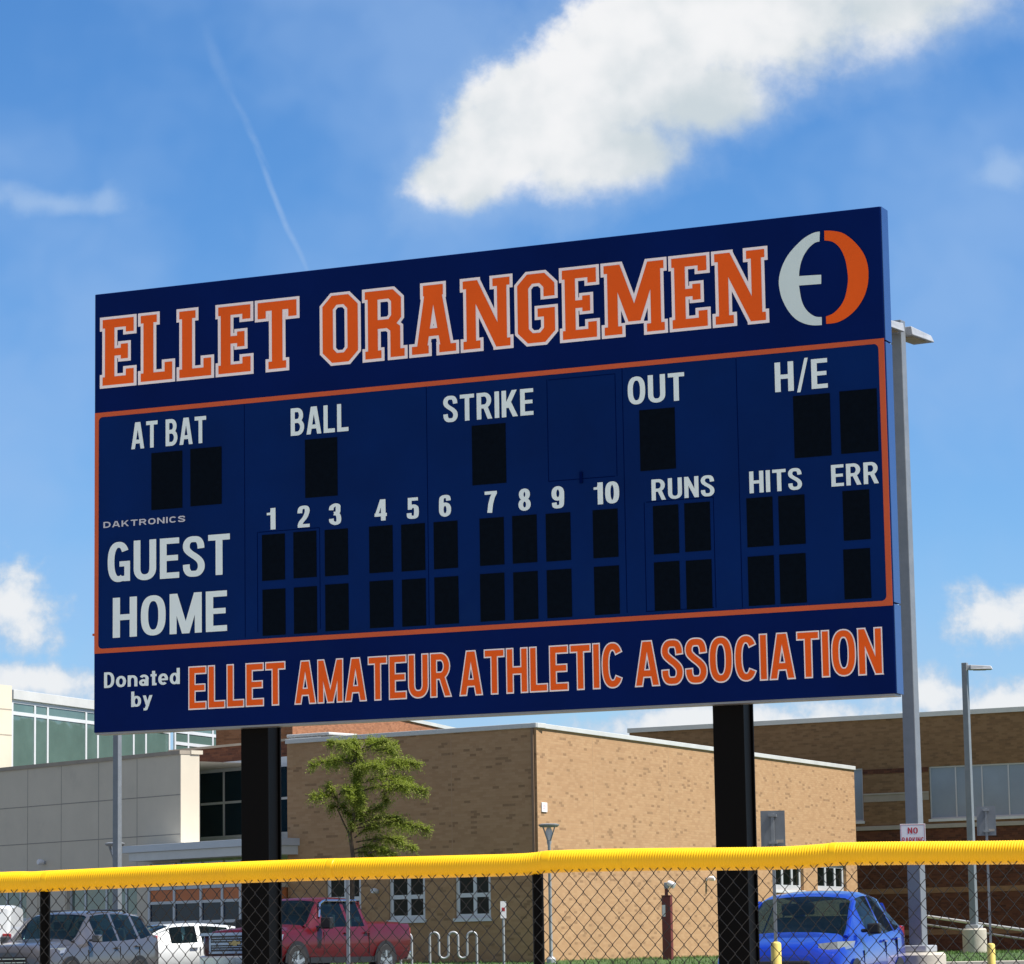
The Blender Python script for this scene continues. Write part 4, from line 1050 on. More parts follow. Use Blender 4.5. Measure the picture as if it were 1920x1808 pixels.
def ped_lamp(px, ytop, Y, label):
    p = standing(px, 1800, Y); h = at_y(px, ytop, Y).z - p.z
    t = thing('walkway_lamp', label, 'lamp', p, 0, 'funnel shaped walkway lamps')
    MB().lathe([(.12, -.05), (.12, .1), (.07, .16)], (0, 0, 0), 16).build('base', M['galv'], t, smooth=True, angle=30)
    MB().lathe([(.045, .16), (.04, h - .55), (.06, h - .50), (.06, h - .42)], (0, 0, 0), 14).build('pole', M['galv'], t, smooth=True, angle=30)
    m_ = MB()
    for k in range(4):
        a = R(45 + 90 * k); m_.tube([(.05 * math.cos(a), .05 * math.sin(a), h - .44), (.22 * math.cos(a), .22 * math.sin(a), h - .07)], .016, 8)
    m_.build('arm', M['galv_d'], t, smooth=True)
    MB().lathe([(.22, h - .09), (.265, h - .05), (.27, h - .02), (.2, h)], (0, 0, 0), 24).build('lamp_shade', M['galv_d'], t, smooth=True, angle=30)
    MB().lathe([(.06, h - .42), (.09, h - .2), (.05, h - .1)], (0, 0, 0), 14).build('lens', M['sign_w'], t, smooth=True)
ped_lamp(1033.5, 1544.5, 84.5, 'funnel topped walkway lamp in front of the sunlit tan brick corner')
ped_lamp(215, 1580, 88, 'funnel topped walkway lamp in front of the grey panel wall')

def sign_post(px, ytop, Y, w, h, label, bollard=True, pw=.055, face=None):
    p = standing(px, 1780, Y); zt_ = at_y(px, ytop, Y).z - p.z
    t = thing('sign_post', label, 'sign', p, -.15, 'bay signs on posts')
    MB().tube([(0, 0, 0), (0, 0, zt_ - .03)], pw / 2, 4).build('post', M['galv_d'], t)
    if w:
        MB().box(-w / 2, w / 2, .032, .036, zt_ - h, zt_).build('plate', M['polegrey'], t)
        m_ = MB().box(-.05, .05, -.034, .031, zt_ - .075, zt_ - .045).box(-.05, .05, -.034, .031, zt_ - h + .05, zt_ - h + .08)
        m_.build('bracket', M['galv_d'], t)
        MB().box(w * .12, w * .42, .028, .0315, zt_ - h * .86, zt_ - h * .78).build('sticker', M['stone'], t)
    if bollard:
        hb_ = at_y(px, bollard, Y).z - p.z
        MB().lathe([(.065, 0), (.065, hb_ - .03), (.055, hb_ - .01), (.03, hb_)], (0, 0, 0), 18).build('bollard_sleeve', M['bollard'], t, smooth=True, angle=35)
    return t
sign_post(1455, 1520, 40.5, .30, .46, 'back of a grey sign on a yellow sleeved post before the blue car', 1766)
sign_post(1858, 1512, 52, .30, .46, 'back of a grey sign on a yellow sleeved post right of the slim light pole', 1769)
sp_ = sign_post(653, 1622, 64, 0, 0, 'thin bare galvanised post standing in front of the red pickup', False, .085)
# white sign by the bike rack
p = standing(945, 1800, 83.5)
t = thing('sign_post', 'small white upright sign on a thin post between bike rack and fence post', 'sign', p, .1, 'bay signs on posts')
zt_ = at_y(945, 1690, 83.5).z - p.z
MB().tube([(0, 0, -.1), (0, 0, zt_ - .02)], .03, 8).build('post', M['galv'], t, smooth=True)
MB().box(-.075, .075, -.036, -.031, zt_ - .43, zt_).build('plate', M['sign_w'], t)
MB().box(-.04, .04, -.039, -.037, zt_ - .25, zt_ - .16).build('print', M['sign_r'], t)
# no parking sign on the tall light pole
p = at_y(1711, 1545, 45.7)
t = thing('parking_sign', 'white NO PARKING sign with red letters mounted on the tall light pole', 'sign', (p.x, p.y, p.z), -.12)
MB().box(-.175, .175, 0, .004, -.36, 0).build('plate', M['sign_w'], t, bevel=.002)
def sign_word(txt, x0, x1, z0, z1):
    lay, wd = word_layout(txt, sans, .17, .16, .10, 0)
    word_mesh(lay, wd, 0, 0, x0, x1, z0, z1, -.0015).build('lettering', M['sign_r'], t, recalc=False)
sign_word('NO', -.07, .07, -.135, -.05); sign_word('PARKING', -.15, .15, -.27, -.185)
m_ = MB()
for (a, b, c, d) in ((-.165, .165, -.012, -.008), (-.165, .165, -.352, -.348), (-.165, -.161, -.348, -.012), (.161, .165, -.348, -.012)): m_.box(a, b, -.0015, -.0005, c, d)
m_.build('border', M['sign_r'], t)
MB().box(-.03, .03, .005, .14, -.30, -.06).build('bracket', M['galv_d'], t)

# maroon post with a floodlight
p = standing(1253, 1800, 85.5)
t = thing('utility_post', 'maroon utility post with a white floodlight before the sunlit wall', 'post', p, -.35)
h1 = at_y(1249, 1681, 85.5).z - p.z
MB().box(-.125, .125, -.09, .09, -.1, h1).build('column', M['maroon'], t, bevel=.02)
MB().box(-.132, .132, -.097, .097, h1 + .001, h1 + .03).build('cap', M['maroon'], t, bevel=.01)
MB().tube([(-.01, 0, h1 + .03), (-.01, 0, h1 + .2)], .045, 10).build('neck', M['maroon'], t, smooth=True)
fl_ = MB().lathe([(.05, 0), (.075, .04), (.085, .20), (.07, .21)], (0, 0, 0), 16).build('floodlight', M['sign_w'], t, smooth=True, angle=30)
fl_.matrix_local = Matrix.Translation((.04, -.03, h1 + .36)) @ Matrix.Rotation(R(118), 4, 'Y')
MB().box(-.06, .06, -.05, .05, h1 + .201, h1 + .36).build('junction_box', M['galv'], t, bevel=.01)
MB().box(-.105, -.02, -.094, -.0915, h1 - .52, h1 - .22).build('sticker', M['sign_w'], t)

# wave bike rack
p = standing(850, 1800, 83.2)
t = thing('bike_rack', 'galvanised wave shaped bike rack on the lawn by the tan brick wall', 'bike rack', p, 0)
def rel(px, py): q = at_y(px, py, 83.2); return (q.x - p.x, 0, q.z - p.z)
pts = []
xs = [806, 823, 841, 859, 876, 894]
top_z = rel(850, 1748)[2]; bot_z = rel(850, 1797)[2]
X_ = [rel(x, 1770)[0] for x in xs]
pts.append((X_[0], 0, -.2))
for i in range(5):
    c = (X_[i] + X_[i + 1]) / 2; r_ = (X_[i + 1] - X_[i]) / 2; up_ = 1 if i % 2 == 0 else -1
    zc_ = (top_z - r_) if up_ > 0 else (bot_z + r_)
    for k in range(9):
        a = math.pi * (1 - k / 8); pts.append((c + r_ * math.cos(a), 0, zc_ + up_ * r_ * math.sin(a)))
pts.append((X_[-1], 0, -.2))
MB().tube(pts, .03, 10).build('wave_tube', M['galv'], t, smooth=True)
p2 = standing(762, 1800, 83.2)
t2 = thing('bike_rack', 'single hoop bike rack beside the tailgate of the red pickup', 'bike rack', p2, 0)
pts = [(-.14, 0, -.2)]
for k in range(11):
    a = math.pi * (1 - k / 10); pts.append((.14 * math.cos(a), 0, top_z - .14 + .14 * math.sin(a)))
pts.append((.14, 0, -.2))
MB().tube(pts, .03, 10).build('hoop', M['galv'], t2, smooth=True)

# handrail by the brown building
pr0 = at_y(1728, 1717, 98); pr1 = at_y(1925, 1745, 93)
t = thing('handrail', 'pale metal handrail sloping down in front of the brown building', 'railing', (pr0.x, pr0.y, gz(98)), 0)
d_ = pr1 - pr0; z_ = pr0.z - gz(98)
MB().tube([(0, 0, z_), (d_.x, d_.y, z_ + d_.z), (d_.x * 1.6, d_.y * 1.6, z_ + d_.z * 1.6)], .045, 10).build('rail', M['coping'], t, smooth=True)
MB().tube([(0, 0, z_ - .25), (d_.x * 1.6, d_.y * 1.6, z_ + d_.z * 1.6 - .25)], .03, 10).build('lower_rail', M['galv_d'], t, smooth=True)
for k in (0, .5, 1.0, 1.5):
    MB().tube([(d_.x * k, d_.y * k, -.3), (d_.x * k, d_.y * k, z_ + d_.z * k)], .035, 8).build('rail_post', M['galv_d'], t, smooth=True)

# ------------------------------------------------------------------ young honey locust
TY = 79.5
p = standing(660, 1810, TY)
tree = thing('honey_locust', 'young honey locust tree with airy yellow green foliage before the shaded brick wall', 'tree', p)
def tp(px, py, dy_=0.0): q = at_y(px, py, TY); return Vector((q.x - p.x, dy_, q.z - p.z))
trunk = [tp(657, 1812), tp(659, 1720), tp(662, 1606), tp(656, 1564), tp(664, 1528), tp(663.5, 1477), tp(665, 1433), tp(676, 1398)]
MB().tube(trunk, [.075, .065, .052, .046, .038, .030, .02, .008], 10).build('trunk', M['bark'], tree, smooth=True)
rng = random.Random(3)
sprays = [(662, 1433, 586, 1437), (664, 1430, 612, 1430), (665, 1408, 617, 1393), (668, 1412, 640, 1398), (674, 1404, 700, 1388), (674, 1404, 742, 1396), (690, 1402, 722, 1392), (706, 1408, 742, 1414), (674, 1408, 664, 1392),
          (677, 1442, 783, 1430), (700, 1440, 760, 1434), (674, 1447, 720, 1447), (671, 1471, 768, 1462), (720, 1466, 756, 1470), (671, 1485, 800, 1486), (715, 1486, 765, 1480), (720, 1488, 725, 1505),
          (633, 1498, 589, 1498), (634, 1505, 617, 1475), (636, 1490, 660, 1486), (642, 1525, 656, 1528), (633, 1513, 622, 1514), (633, 1520, 645, 1510), (663, 1500, 680, 1506), (664, 1524, 676, 1536),
          (666, 1542, 714, 1513), (668, 1549, 747, 1535), (668, 1554, 805, 1557), (710, 1553, 770, 1550), (668, 1579, 776, 1590), (700, 1578, 750, 1575), (665, 1571, 706, 1549), (665, 1593, 720, 1593), (665, 1600, 698, 1608), (690, 1600, 740, 1604), (662, 1560, 660, 1545)]
for k in range(16):
    yy = 1402 + k * 8.5; sprays.append((665, yy, 665 + rng.uniform(-14, 20), yy - rng.uniform(4, 16)))
limbs_path = [tp(656, 1566), tp(645, 1545), tp(634, 1520), tp(633, 1496)]
limbs = MB(); lv = MB()
def leaf(c, dirv, l, w):
    sd_ = dirv.cross(Vector((rng.gauss(0, .35), rng.gauss(0, .35), 1))).normalized() * w
    nrm = Vector((rng.gauss(0, .4), rng.gauss(0, .4), rng.gauss(0, .3))) * w
    lv.add([c - sd_ * .5, c + dirv * l * .5 - sd_ * .8 + nrm, c + dirv * l, c + dirv * l * .5 + sd_ * .8 + nrm], [(0, 1, 2, 3)])
limbs.tube(limbs_path, [.024, .02, .016, .008], 8)
for (x0, y0, x1, y1) in sprays:
    a = tp(x0, y0); b = tp(x1, y1, rng.uniform(-1.0, 1.0)); L_ = (b - a).length
    mid = (a + b) / 2 + Vector((0, 0, .10 * L_)); cp = catmull([tuple((v.x, v.z)) for v in (a, mid, b)], 5)
    P_ = [Vector((q[0], a.y + (b.y - a.y) * i / (len(cp) - 1), q[1])) for i, q in enumerate(cp)]
    limbs.tube(P_, [.017 * (1 - i / len(P_)) + .004 for i in range(len(P_))], 6)
    n = int(52 + 140 * L_)
    for i in range(n):
        t_ = rng.uniform(.12, 1.0) ** .75; k = min(len(P_) - 2, int(t_ * (len(P_) - 1))); f_ = t_ * (len(P_) - 1) - k
        c = P_[k].lerp(P_[k + 1], f_)
        # a drooping compound leaf: a short stalk with leaflets on it
        dr = (b - a).normalized() * rng.uniform(.2, 1) + Vector((rng.gauss(0, .6), rng.gauss(0, .8), rng.gauss(.10, .85)))
        dr.normalize(); ln_ = rng.uniform(.10, .32) * (1.2 - .4 * t_)
        for q in range(8):
            pt = c + dr * ln_ * (q + .6) / 8 + Vector((0, 0, -.06 * (q / 8) ** 2))
            ld = (dr * .4 + Vector((rng.gauss(0, .6), rng.gauss(0, .6), rng.gauss(-.25, .35)))).normalized()
            leaf(pt, ld, rng.uniform(.032, .066), rng.uniform(.011, .02))
limbs.build('limbs', M['bark'], tree, smooth=True)
lv.build('crown', M['leaf'], tree, recalc=False)

# ------------------------------------------------------------------ vehicles
def wheel(parent, x, y, r, w, n=5):
    o_ = MB().lathe([(r * .62, -w / 2), (r * .93, -w / 2), (r, -w * .36), (r, w * .36), (r * .93, w / 2), (r * .62, w / 2)], (0, 0, 0), 28, 'y').build('wheel', M['tyre'], parent, smooth=True, angle=35)
    o_.location = (x, y, r)
    s_ = 1 if y > 0 else -1
    m_ = MB(); m_.lathe([(r * .60, 0), (r * .66, .012), (r * .66, .03), (r * .60, .03)], (0, s_ * w * .5 - .03 * (1 if s_ > 0 else 0), 0), 24, 'y')
    for k in range(n):
        a = 2 * math.pi * k / n + .3; c, s2 = math.cos(a), math.sin(a); tx, tz = -s2, c; wd = .045
        pts = [(c * .05 + tx * wd, c * 0, s2 * .05 + tz * wd), (c * .05 - tx * wd, 0, s2 * .05 - tz * wd), (c * r * .63 - tx * wd * .7, 0, s2 * r * .63 - tz * wd * .7), (c * r * .63 + tx * wd * .7, 0, s2 * r * .63 + tz * wd * .7)]
        y0, y1 = s_ * (w * .5 - .02), s_ * (w * .5 + .006)
        m_.add([(q[0], y0, q[2]) for q in pts] + [(q[0], y1, q[2]) for q in pts], [(0, 1, 2, 3), (7, 6, 5, 4), (0, 4, 5, 1), (1, 5, 6, 2), (2, 6, 7, 3), (3, 7, 4, 0)])
    m_.lathe([(.07, 0), (.06, .03)], (0, s_ * w * .5 - .02, 0), 12, 'y')
    m_.build('rim', M['rim'], o_, smooth=True, angle=30)
    return o_

def vehicle(name, label, cat, loc, heading, st, paint, glass_side, shield, back, wheels, wr_, group=None, lights=True, mirror=None, grille=None, handles=(), arch=True, rails=False, pillars=(), low=.24, plate=None, hl=None, tl=None, trim_low=True, doors=(), seats=()):
    """st: stations front to rear (x, half width, belt height, roof half width, roof height); +x is forward"""
    t = thing(name, label, cat, loc, heading, group)
    SUB = 4; st0 = st; st = []; seg = []
    def mono(i, k, t_):
        def sl(j): return (st0[j + 1][k] - st0[j][k]) / (st0[j + 1][0] - st0[j][0])
        def tan_(j):
            if j == 0: return sl(0)
            if j == len(st0) - 1: return sl(j - 1)
            a, b = sl(j - 1), sl(j)
            return 0.0 if a * b <= 0 else 2 * a * b / (a + b)
        h_ = st0[i + 1][0] - st0[i][0]; y0, y1 = st0[i][k], st0[i + 1][k]; m0, m1 = tan_(i) * h_, tan_(i + 1) * h_
        return (2 * t_**3 - 3 * t_**2 + 1) * y0 + (t_**3 - 2 * t_**2 + t_) * m0 + (-2 * t_**3 + 3 * t_**2) * y1 + (t_**3 - t_**2) * m1
    for i in range(len(st0) - 1):
        for q in range(SUB):
            st.append((st0[i][0] + (st0[i + 1][0] - st0[i][0]) * q / SUB,) + tuple(mono(i, k, q / SUB) for k in (1, 2, 3, 4))); seg.append(i)
    st.append(st0[-1]); seg.append(len(st0) - 1)
    rows = []
    for (x, hw, bl, thw, tz) in st:
        lo = low + (.10 if abs(x) > abs(st0[0][0]) - .25 else 0)
        rows.append([(x, hw - .09, lo), (x, hw - .012, lo + .16), (x, hw, lo + (bl - lo) * .55), (x, hw - .018, bl - .08), (x, hw - .055, bl), (x, thw, tz - .065), (x, thw - .10, tz - .012), (x, thw * .45, tz + .012), (x, 0, tz + .02)])
    NR = len(rows[0]); body = MB(); glass = {}
    for sgn in (1, -1):
        for i in range(len(st) - 1):
            for r_ in range(NR - 1):
                q = [rows[i][r_], rows[i + 1][r_], rows[i + 1][r_ + 1], rows[i][r_ + 1]]
                q = [(a, sgn * b, c) for a, b, c in q]
                key = None
                if r_ == 4 and seg[i] in glass_side: key = ('window', seg[i], sgn)
                elif r_ >= 5 and seg[i] == shield: key = ('windshield', 0, 0)
                elif r_ >= 5 and seg[i] == back: key = ('rear_window', 0, 0)
                (glass.setdefault(key, MB()) if key else body).add(q, [(0, 1, 2, 3)])
        for e, i in ((0, 0), (1, len(st) - 1)):
            for r_ in range(NR - 1):
                a, b = rows[i][r_], rows[i][r_ + 1]
                body.add([(a[0], sgn * a[1], a[2]), (b[0], sgn * b[1], b[2]), (b[0], 0, b[2]), (a[0], 0, a[2])], [(0, 1, 2, 3)])
    for i in range(len(st) - 1):
        a, b = rows[i][0], rows[i + 1][0]
        body.add([(a[0], a[1], a[2]), (a[0], -a[1], a[2]), (b[0], -b[1], b[2]), (b[0], b[1], b[2])], [(0, 1, 2, 3)])
    # weld so that the paint shades smoothly
    bo = body.build('body', paint, t)
    bm = bmesh.new(); bm.from_mesh(bo.data); bmesh.ops.remove_doubles(bm, verts=bm.verts, dist=.0005); bmesh.ops.recalc_face_normals(bm, faces=bm.faces)
    bm.to_mesh(bo.data); bm.free()
    bo.data.polygons.foreach_set('use_smooth', [True] * len(bo.data.polygons)); bo.data.set_sharp_from_angle(angle=R(38))
    for (k, i, s_), m_ in glass.items():
        go = m_.build(k, M['carglass'], t)
        bm = bmesh.new(); bm.from_mesh(go.data); bmesh.ops.remove_doubles(bm, verts=bm.verts, dist=.0005); bmesh.ops.recalc_face_normals(bm, faces=bm.faces); bm.to_mesh(go.data); bm.free()
        go.data.polygons.foreach_set('use_smooth', [True] * len(go.data.polygons))
    # pillars along the glass edges
    for sgn in (1, -1):
        for i in (shield, back):
            if i is None: continue
            MB().tube([(q[0], sgn * (q[1] + .004), q[2]) for q in (rows[i * SUB + k][5] for k in range(SUB + 1))], .04, 8).build('pillar', paint, t, smooth=True)
        for (i, f_) in pillars:
            a = [rows[i][4][k] + (rows[i + 1][4][k] - rows[i][4][k]) * f_ for k in range(3)]; b = [rows[i][5][k] + (rows[i + 1][5][k] - rows[i][5][k]) * f_ for k in range(3)]
            MB().tube([(a[0], sgn * a[1], a[2]), (b[0], sgn * b[1], b[2])], .045, 8).build('pillar', paint, t, smooth=True)
    hw = max(s_[1] for s_ in st)
    for x in wheels:
        for sgn in (1, -1):
            wheel(t, x, sgn * (hw - .115), wr_, .235)
            if arch:
                ar = MB(); k = 18; pts = [(x + (wr_ + .075) * math.cos(math.pi * j / k), (wr_ + .0) + (wr_ + .075) * math.sin(math.pi * j / k)) for j in range(k + 1)] + [(x - wr_ - .075, low + .02), (x + wr_ + .075, low + .02)]
                n = len(pts); y0, y1 = sgn * (hw - .17), sgn * (hw + .004)
                ar.add([(q[0], y1, q[1]) for q in pts], [tuple(range(n))])
                ar.build('wheel_arch', M['trim'], t)
                # wheel sits just proud of the dark arch
    for o_ in t.children:
        if o_.name.startswith('wheel') and 'arch' not in o_.name: o_.location.y = math.copysign(hw - .10, o_.location.y)
    xf, xr = st[0][0], st[-1][0]
    if lights:
        hx, hy, hz, hL, hH = hl if hl else (xf - .16, hw - .2, .80, .30, .14)
        for sgn in (1, -1):
            m_ = MB(); m_.add([(hx + .10, sgn * (hy - .16), hz - hH / 2), (hx + .10, sgn * (hy - .16), hz + hH * .35), (hx - .02, sgn * (hy + .06), hz + hH / 2), (hx - .02, sgn * (hy + .06), hz - hH * .35),
                               (hx - hL, sgn * (hw + .004), hz + hH * .55), (hx - hL * .8, sgn * (hw + .002), hz)], [(0, 1, 2, 3), (3, 2, 4, 5)])
            m_.build('headlight', M['headl'], t)
            tx, tz0, tz1 = tl if tl else (xr, .9, 1.15)
            MB().box(tx - .012, tx + .16, sgn * (st[-1][1] - .16), sgn * (st[-1][1] + .01), tz0, tz1).build('taillight', M['taill'], t, bevel=.02)
    if mirror:
        mx, mz, ml, mh = mirror
        for sgn in (1, -1):
            m_ = MB().box(mx - .09, mx + .07, sgn * (hw + .03), sgn * (hw + .03 + ml), mz, mz + mh).box(mx - .03, mx + .05, sgn * (hw - .06), sgn * (hw + .03), mz + .02, mz + .07)
            m_.build('mirror', M['trim'] if mh >= .22 or paint is M['bluep'] else paint, t, bevel=.03)
    if grille:
        grille(t, hw)
    for (x, z) in handles:
        for sgn in (1, -1):
            MB().box(x - .09, x + .09, sgn * (hw - .006), sgn * (hw + .028), z, z + .032).build('door_handle', paint, t, bevel=.01)
    for (x, zs, w_) in seats:
        for y in ((-.40, .40) if w_ < .6 else (0,)):
            so_ = MB().add([(x + a, y + b * w_ / 2, zs + c) for a, b, c in ((.26, -1, -.12), (.26, 1, -.12), (-.28, 1, -.12), (-.28, -1, -.12), (.26, -1, .02), (.26, 1, .02), (-.14, 1, .02), (-.14, -1, .02), (-.24, .86, .58), (-.24, -.86, .58), (-.34, .86, .56), (-.34, -.86, .56))],
                            [(0, 1, 2, 3), (0, 4, 5, 1), (4, 7, 6, 5), (7, 9, 8, 6), (9, 11, 10, 8), (3, 2, 10, 11), (0, 3, 7, 4), (3, 11, 9, 7), (1, 5, 6, 2), (2, 6, 8, 10)]).build('seat', M['seat'], t, bevel=.03)
            for yy in ((y,) if w_ < .6 else (-.42, .42)):
                MB().box(x - .34, x - .25, yy - .12, yy + .12, zs + .60, zs + .76).build('headrest', M['seat'], so_, bevel=.03)
    if seats:
        MB().box(seats[0][0] + .55, seats[0][0] + .95, -hw + .16, hw - .16, seats[0][1] + .05, seats[0][1] + .30).build('dashboard', M['trim'], t, bevel=.04)
        MB().lathe([(.17, 0), (.19, .012), (.19, .03), (.17, .03)], (0, 0, 0), 20, 'z').build('steering_wheel', M['trim'], t).matrix_local = Matrix.Translation((seats[0][0] + .5, .40, seats[0][1] + .28)) @ Matrix.Rotation(R(-62), 4, 'Y')
    for x in doors:
        for sgn in (1, -1):
            zb_ = min(st0, key=lambda q: abs(q[0] - x))[2]
            MB().box(x - .007, x + .007, sgn * (hw - .03), sgn * (hw - .0005), low + .2, zb_ - .11).build('door_seam', M['trim'], t)
    if rails:
        for sgn in (1, -1):
            i0, i1 = rails; a, b = rows[i0 * SUB][6], rows[i1 * SUB][6]
            MB().tube([(a[0], sgn * a[1], a[2] + .0), (a[0] - .12, sgn * a[1], a[2] + .06), (b[0] + .12, sgn * b[1], b[2] + .06), (b[0], sgn * b[1], b[2])], .018, 8).build('roof_rail', M['trim'], t, smooth=True)
    if trim_low:
        mm = MB()
        for sgn in (1, -1): mm.box(wheels[1] + wr_ + .1, wheels[0] - wr_ - .1, sgn * (hw - .03), sgn * (hw + .008), low + .0, low + .13)
        mm.build('side_skirt', M['trim'], t)
    return t

def head(a): return math.atan2(-math.cos(R(a)), -math.sin(R(a)))   # a degrees turned from facing the viewer towards the left
def place(px, py, Y): q = at_y(px, py, Y); return Vector((q.x, Y, gz(Y) + .012))

# grey SUV
suv = [(2.33, .70, .74, .58, .86), (2.22, .84, .88, .66, .99), (1.75, .92, .97, .72, 1.06), (1.05, .94, 1.02, .74, 1.13), (.28, .945, 1.07, .66, 1.62), (.12, .945, 1.07, .65, 1.66), (-.55, .945, 1.09, .645, 1.70), (-.64, .945, 1.09, .645, 1.70), (-1.42, .94, 1.13, .63, 1.685), (-1.52, .94, 1.13, .63, 1.68), (-2.0, .93, 1.20, .60, 1.64), (-2.28, .90, 1.18, .64, 1.22), (-2.36, .84, .92, .62, .96)]
def suv_grille(t, hw):
    MB().box(2.26, 2.345, -.46, .46, .56, .80).build('grille', M['trim'], t, bevel=.03)
    m_ = MB()
    for k in range(3): m_.box(2.345, 2.357, -.44, .44, .60 + k * .07, .62 + k * .07)
    m_.build('grille_bars', M['chrome'], t)
    MB().box(2.24, 2.37, -.72, .72, .30, .50).build('bumper', M['silver'], t, bevel=.06)
vehicle('parked_suv', 'grey SUV facing left behind the left fence post', 'car', place(124, 1760, 67), head(22), suv, M['silver'], (4, 5, 7, 9), 3, 10, (1.42, -1.38), .36, 'vehicles parked in the lot',
        mirror=(.62, 1.06, .17, .15), grille=suv_grille, handles=((-.42, .93), (-1.3, .97)), rails=(5, 9), seats=((-.10, .74, .5), (-1.15, .76, 1.35)), doors=(.72, -.58, -1.40), hl=(2.06, .74, .86, .42, .18), tl=(-2.34, .98, 1.2))
# white hatchback
hb_ = [(2.15, .66, .66, .54, .76), (2.03, .80, .78, .62, .88), (1.6, .87, .88, .68, .98), (1.02, .88, .94, .70, 1.06), (.15, .885, .98, .60, 1.44), (-.02, .885, .98, .59, 1.47), (-.50, .885, 1.0, .585, 1.49), (-.60, .885, 1.0, .585, 1.49), (-1.3, .88, 1.04, .57, 1.44), (-1.4, .88, 1.04, .57, 1.43), (-1.75, .86, 1.08, .54, 1.36), (-2.05, .82, 1.02, .58, 1.06), (-2.15, .78, .86, .58, .9)]
vehicle('parked_car', 'white car seen between the grey SUV and the red pickup', 'car', place(310, 1760, 76.5), head(64), hb_, M['whitep'], (4, 5, 7, 9), 3, 10, (1.3, -1.25), .32, 'vehicles parked in the lot',
        mirror=(.72, .98, .16, .13), handles=((-.4, .86), (-1.2, .88)), seats=((-.15, .66, .48), (-1.1, .66, 1.25)), doors=(.72, -.54, -1.25))
vehicle('parked_car', 'slate blue car almost hidden behind the white car', 'car', place(286, 1760, 79.6), head(66), hb_, M['slate'], (4, 5, 7, 9), 3, 10, (1.3, -1.25), .32, 'vehicles parked in the lot',
        mirror=(.72, .98, .16, .13))
for o_ in COL.objects:
    if o_.parent is None and o_.name.startswith('parked_car'): o_.scale = (1, 1, .90)
# red pickup
pk = [(2.9, .84, .98, .70, 1.06), (2.8, .95, 1.06, .76, 1.15), (2.2, 1.0, 1.12, .80, 1.20), (1.42, 1.01, 1.17, .82, 1.26), (.72, 1.01, 1.20, .70, 1.80), (.55, 1.01, 1.20, .69, 1.85), (-.20, 1.01, 1.21, .685, 1.88), (-.32, 1.01, 1.21, .685, 1.88), (-.92, 1.0, 1.22, .68, 1.86), (-1.02, 1.0, 1.22, .68, 1.84), (-1.10, 1.0, 1.28, .78, 1.33), (-2.80, 1.0, 1.28, .78, 1.33), (-2.88, .97, 1.22, .76, 1.27)]
def pk_grille(t, hw):
    MB().box(2.80, 2.915, -.70, .70, .62, 1.06).build('grille', M['grille'], t, bevel=.03)
    m_ = MB().box(2.78, 2.93, -.96, .96, 1.035, 1.10)
    for z in (.64, .83): m_.box(2.915, 2.932, -.70, .70, z, z + .05)
    m_.box(2.915, 2.93, -.70, -.65, .69, 1.035).box(2.915, 2.93, .65, .70, .69, 1.035)
    m_.build('grille_bars', M['bluechrome'], t)
    m2 = MB()
    for z in (.735, .785, .92, .975): m2.box(2.914, 2.921, -.64, .64, z, z + .014)
    m2.build('grille_slats', M['bluechrome'], t)
    MB().add([(2.945, y, z) for y, z in ((-.16, .83), (-.05, .83), (-.04, .81), (.06, .81), (.07, .84), (.16, .84), (.15, .90), (.05, .90), (.04, .925), (-.06, .925), (-.07, .895), (-.15, .895))], [tuple(range(12))]).build('badge', M['gold'], t)
    MB().box(2.80, 3.0, -.93, .93, .36, .60).build('bumper', M['chrome'], t, bevel=.05)
    MB().box(-3.0, -2.86, -.92, .92, .45, .66).build('bumper', M['chrome'], t, bevel=.04)
    for sgn in (1, -1):
        MB().tube([(.85, sgn * .86, 1.42), (.7, sgn * .78, 1.72), (.5, sgn * .75, 1.80), (-.85, sgn * .745, 1.81)], .03, 8).build('window_visor', M['chrome'], t, smooth=True)
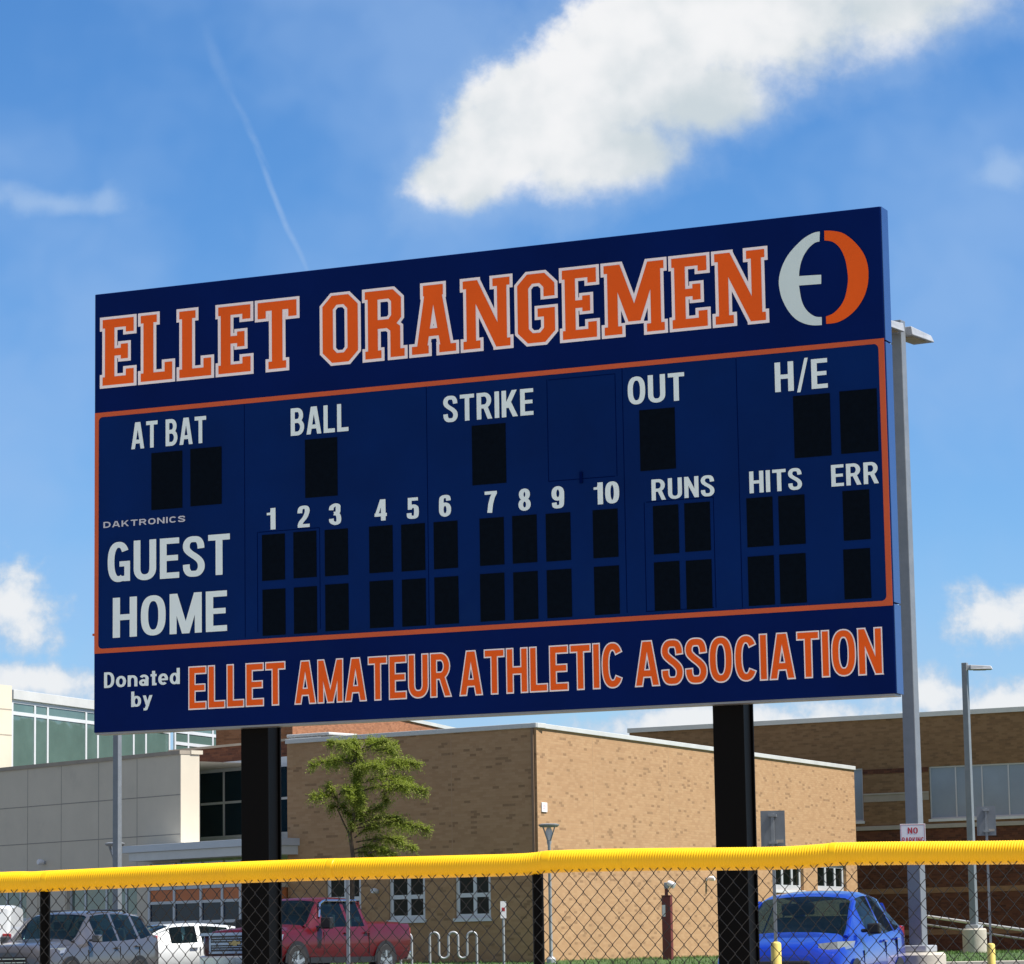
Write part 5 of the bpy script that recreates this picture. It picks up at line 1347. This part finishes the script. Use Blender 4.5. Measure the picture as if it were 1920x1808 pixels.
vehicle('pickup_truck', 'dark red pickup truck with a chrome grille parked behind the left scoreboard post', 'truck', place(578, 1760, 75.5), head(30), pk, M['redp'], (4, 5, 7), 3, 9, (1.95, -1.72), .41, 'vehicles parked in the lot',
        mirror=(1.0, 1.16, .26, .26), grille=pk_grille, handles=((-.05, 1.05), (-.9, 1.06)), seats=((.12, .92, .52), (-.55, .92, 1.4)), doors=(.86, -.24, -1.03), low=.40, hl=(2.80, .84, .90, .30, .26), tl=(-2.86, .82, 1.2))
# blue hatchback on the right
bl = [(2.02, .62, .66, .50, .74), (1.92, .80, .79, .62, .87), (1.55, .87, .88, .70, .97), (1.16, .885, .93, .72, 1.05), (.30, .89, 1.0, .63, 1.52), (.08, .89, 1.02, .62, 1.575), (-.48, .89, 1.04, .61, 1.61), (-.56, .89, 1.04, .61, 1.61), (-1.2, .885, 1.08, .595, 1.58), (-1.28, .885, 1.08, .595, 1.575), (-1.66, .87, 1.14, .56, 1.50), (-1.92, .84, 1.10, .60, 1.14), (-2.0, .80, .9, .6, .94)]
def bl_grille(t, hw):
    MB().box(1.92, 2.06, -.46, .46, .60, .70).build('grille', M['trim'], t, bevel=.03)
    MB().box(1.86, 2.07, -.7, .7, .30, .52).build('bumper', M['bluep'], t, bevel=.07)
vehicle('parked_car', 'bright blue hatchback facing the camera behind the right scoreboard post', 'car', place(1524, 1760, 44), head(19), bl, M['bluep'], (4, 5, 7, 9), 3, 10, (1.28, -1.3), .325, 'vehicles parked in the lot',
        mirror=(.72, 1.03, .17, .14), grille=bl_grille, handles=((-.38, .93), (-1.15, .96)), seats=((-.12, .70, .48), (-1.05, .72, 1.25)), doors=(.80, -.50, -1.2), hl=(1.80, .70, .86, .46, .15))
# white van at the left edge
vn = [(2.6, .80, .95, .66, 1.02), (2.45, .92, 1.05, .72, 1.15), (1.9, .96, 1.12, .78, 1.28), (1.2, .97, 1.2, .80, 1.74), (1.0, .97, 1.2, .80, 1.80), (-2.5, .97, 1.2, .82, 1.82), (-2.6, .95, 1.2, .80, 1.78)]
vn_t = vehicle('cargo_van', 'white cargo van cut off by the left picture edge behind the grey SUV', 'van', place(-204, 1760, 68), head(90) + math.pi * 0, vn, M['whitep'], (2, 3), 2, None, (1.75, -1.65), .35, 'vehicles parked in the lot', low=.3, tl=(-2.6, .9, 1.25))
for z in (.95, 1.42):
    MB().box(-2.4, -2.22, .965, .99, z, z + .03).build('door_hinge', M['trim'], vn_t)
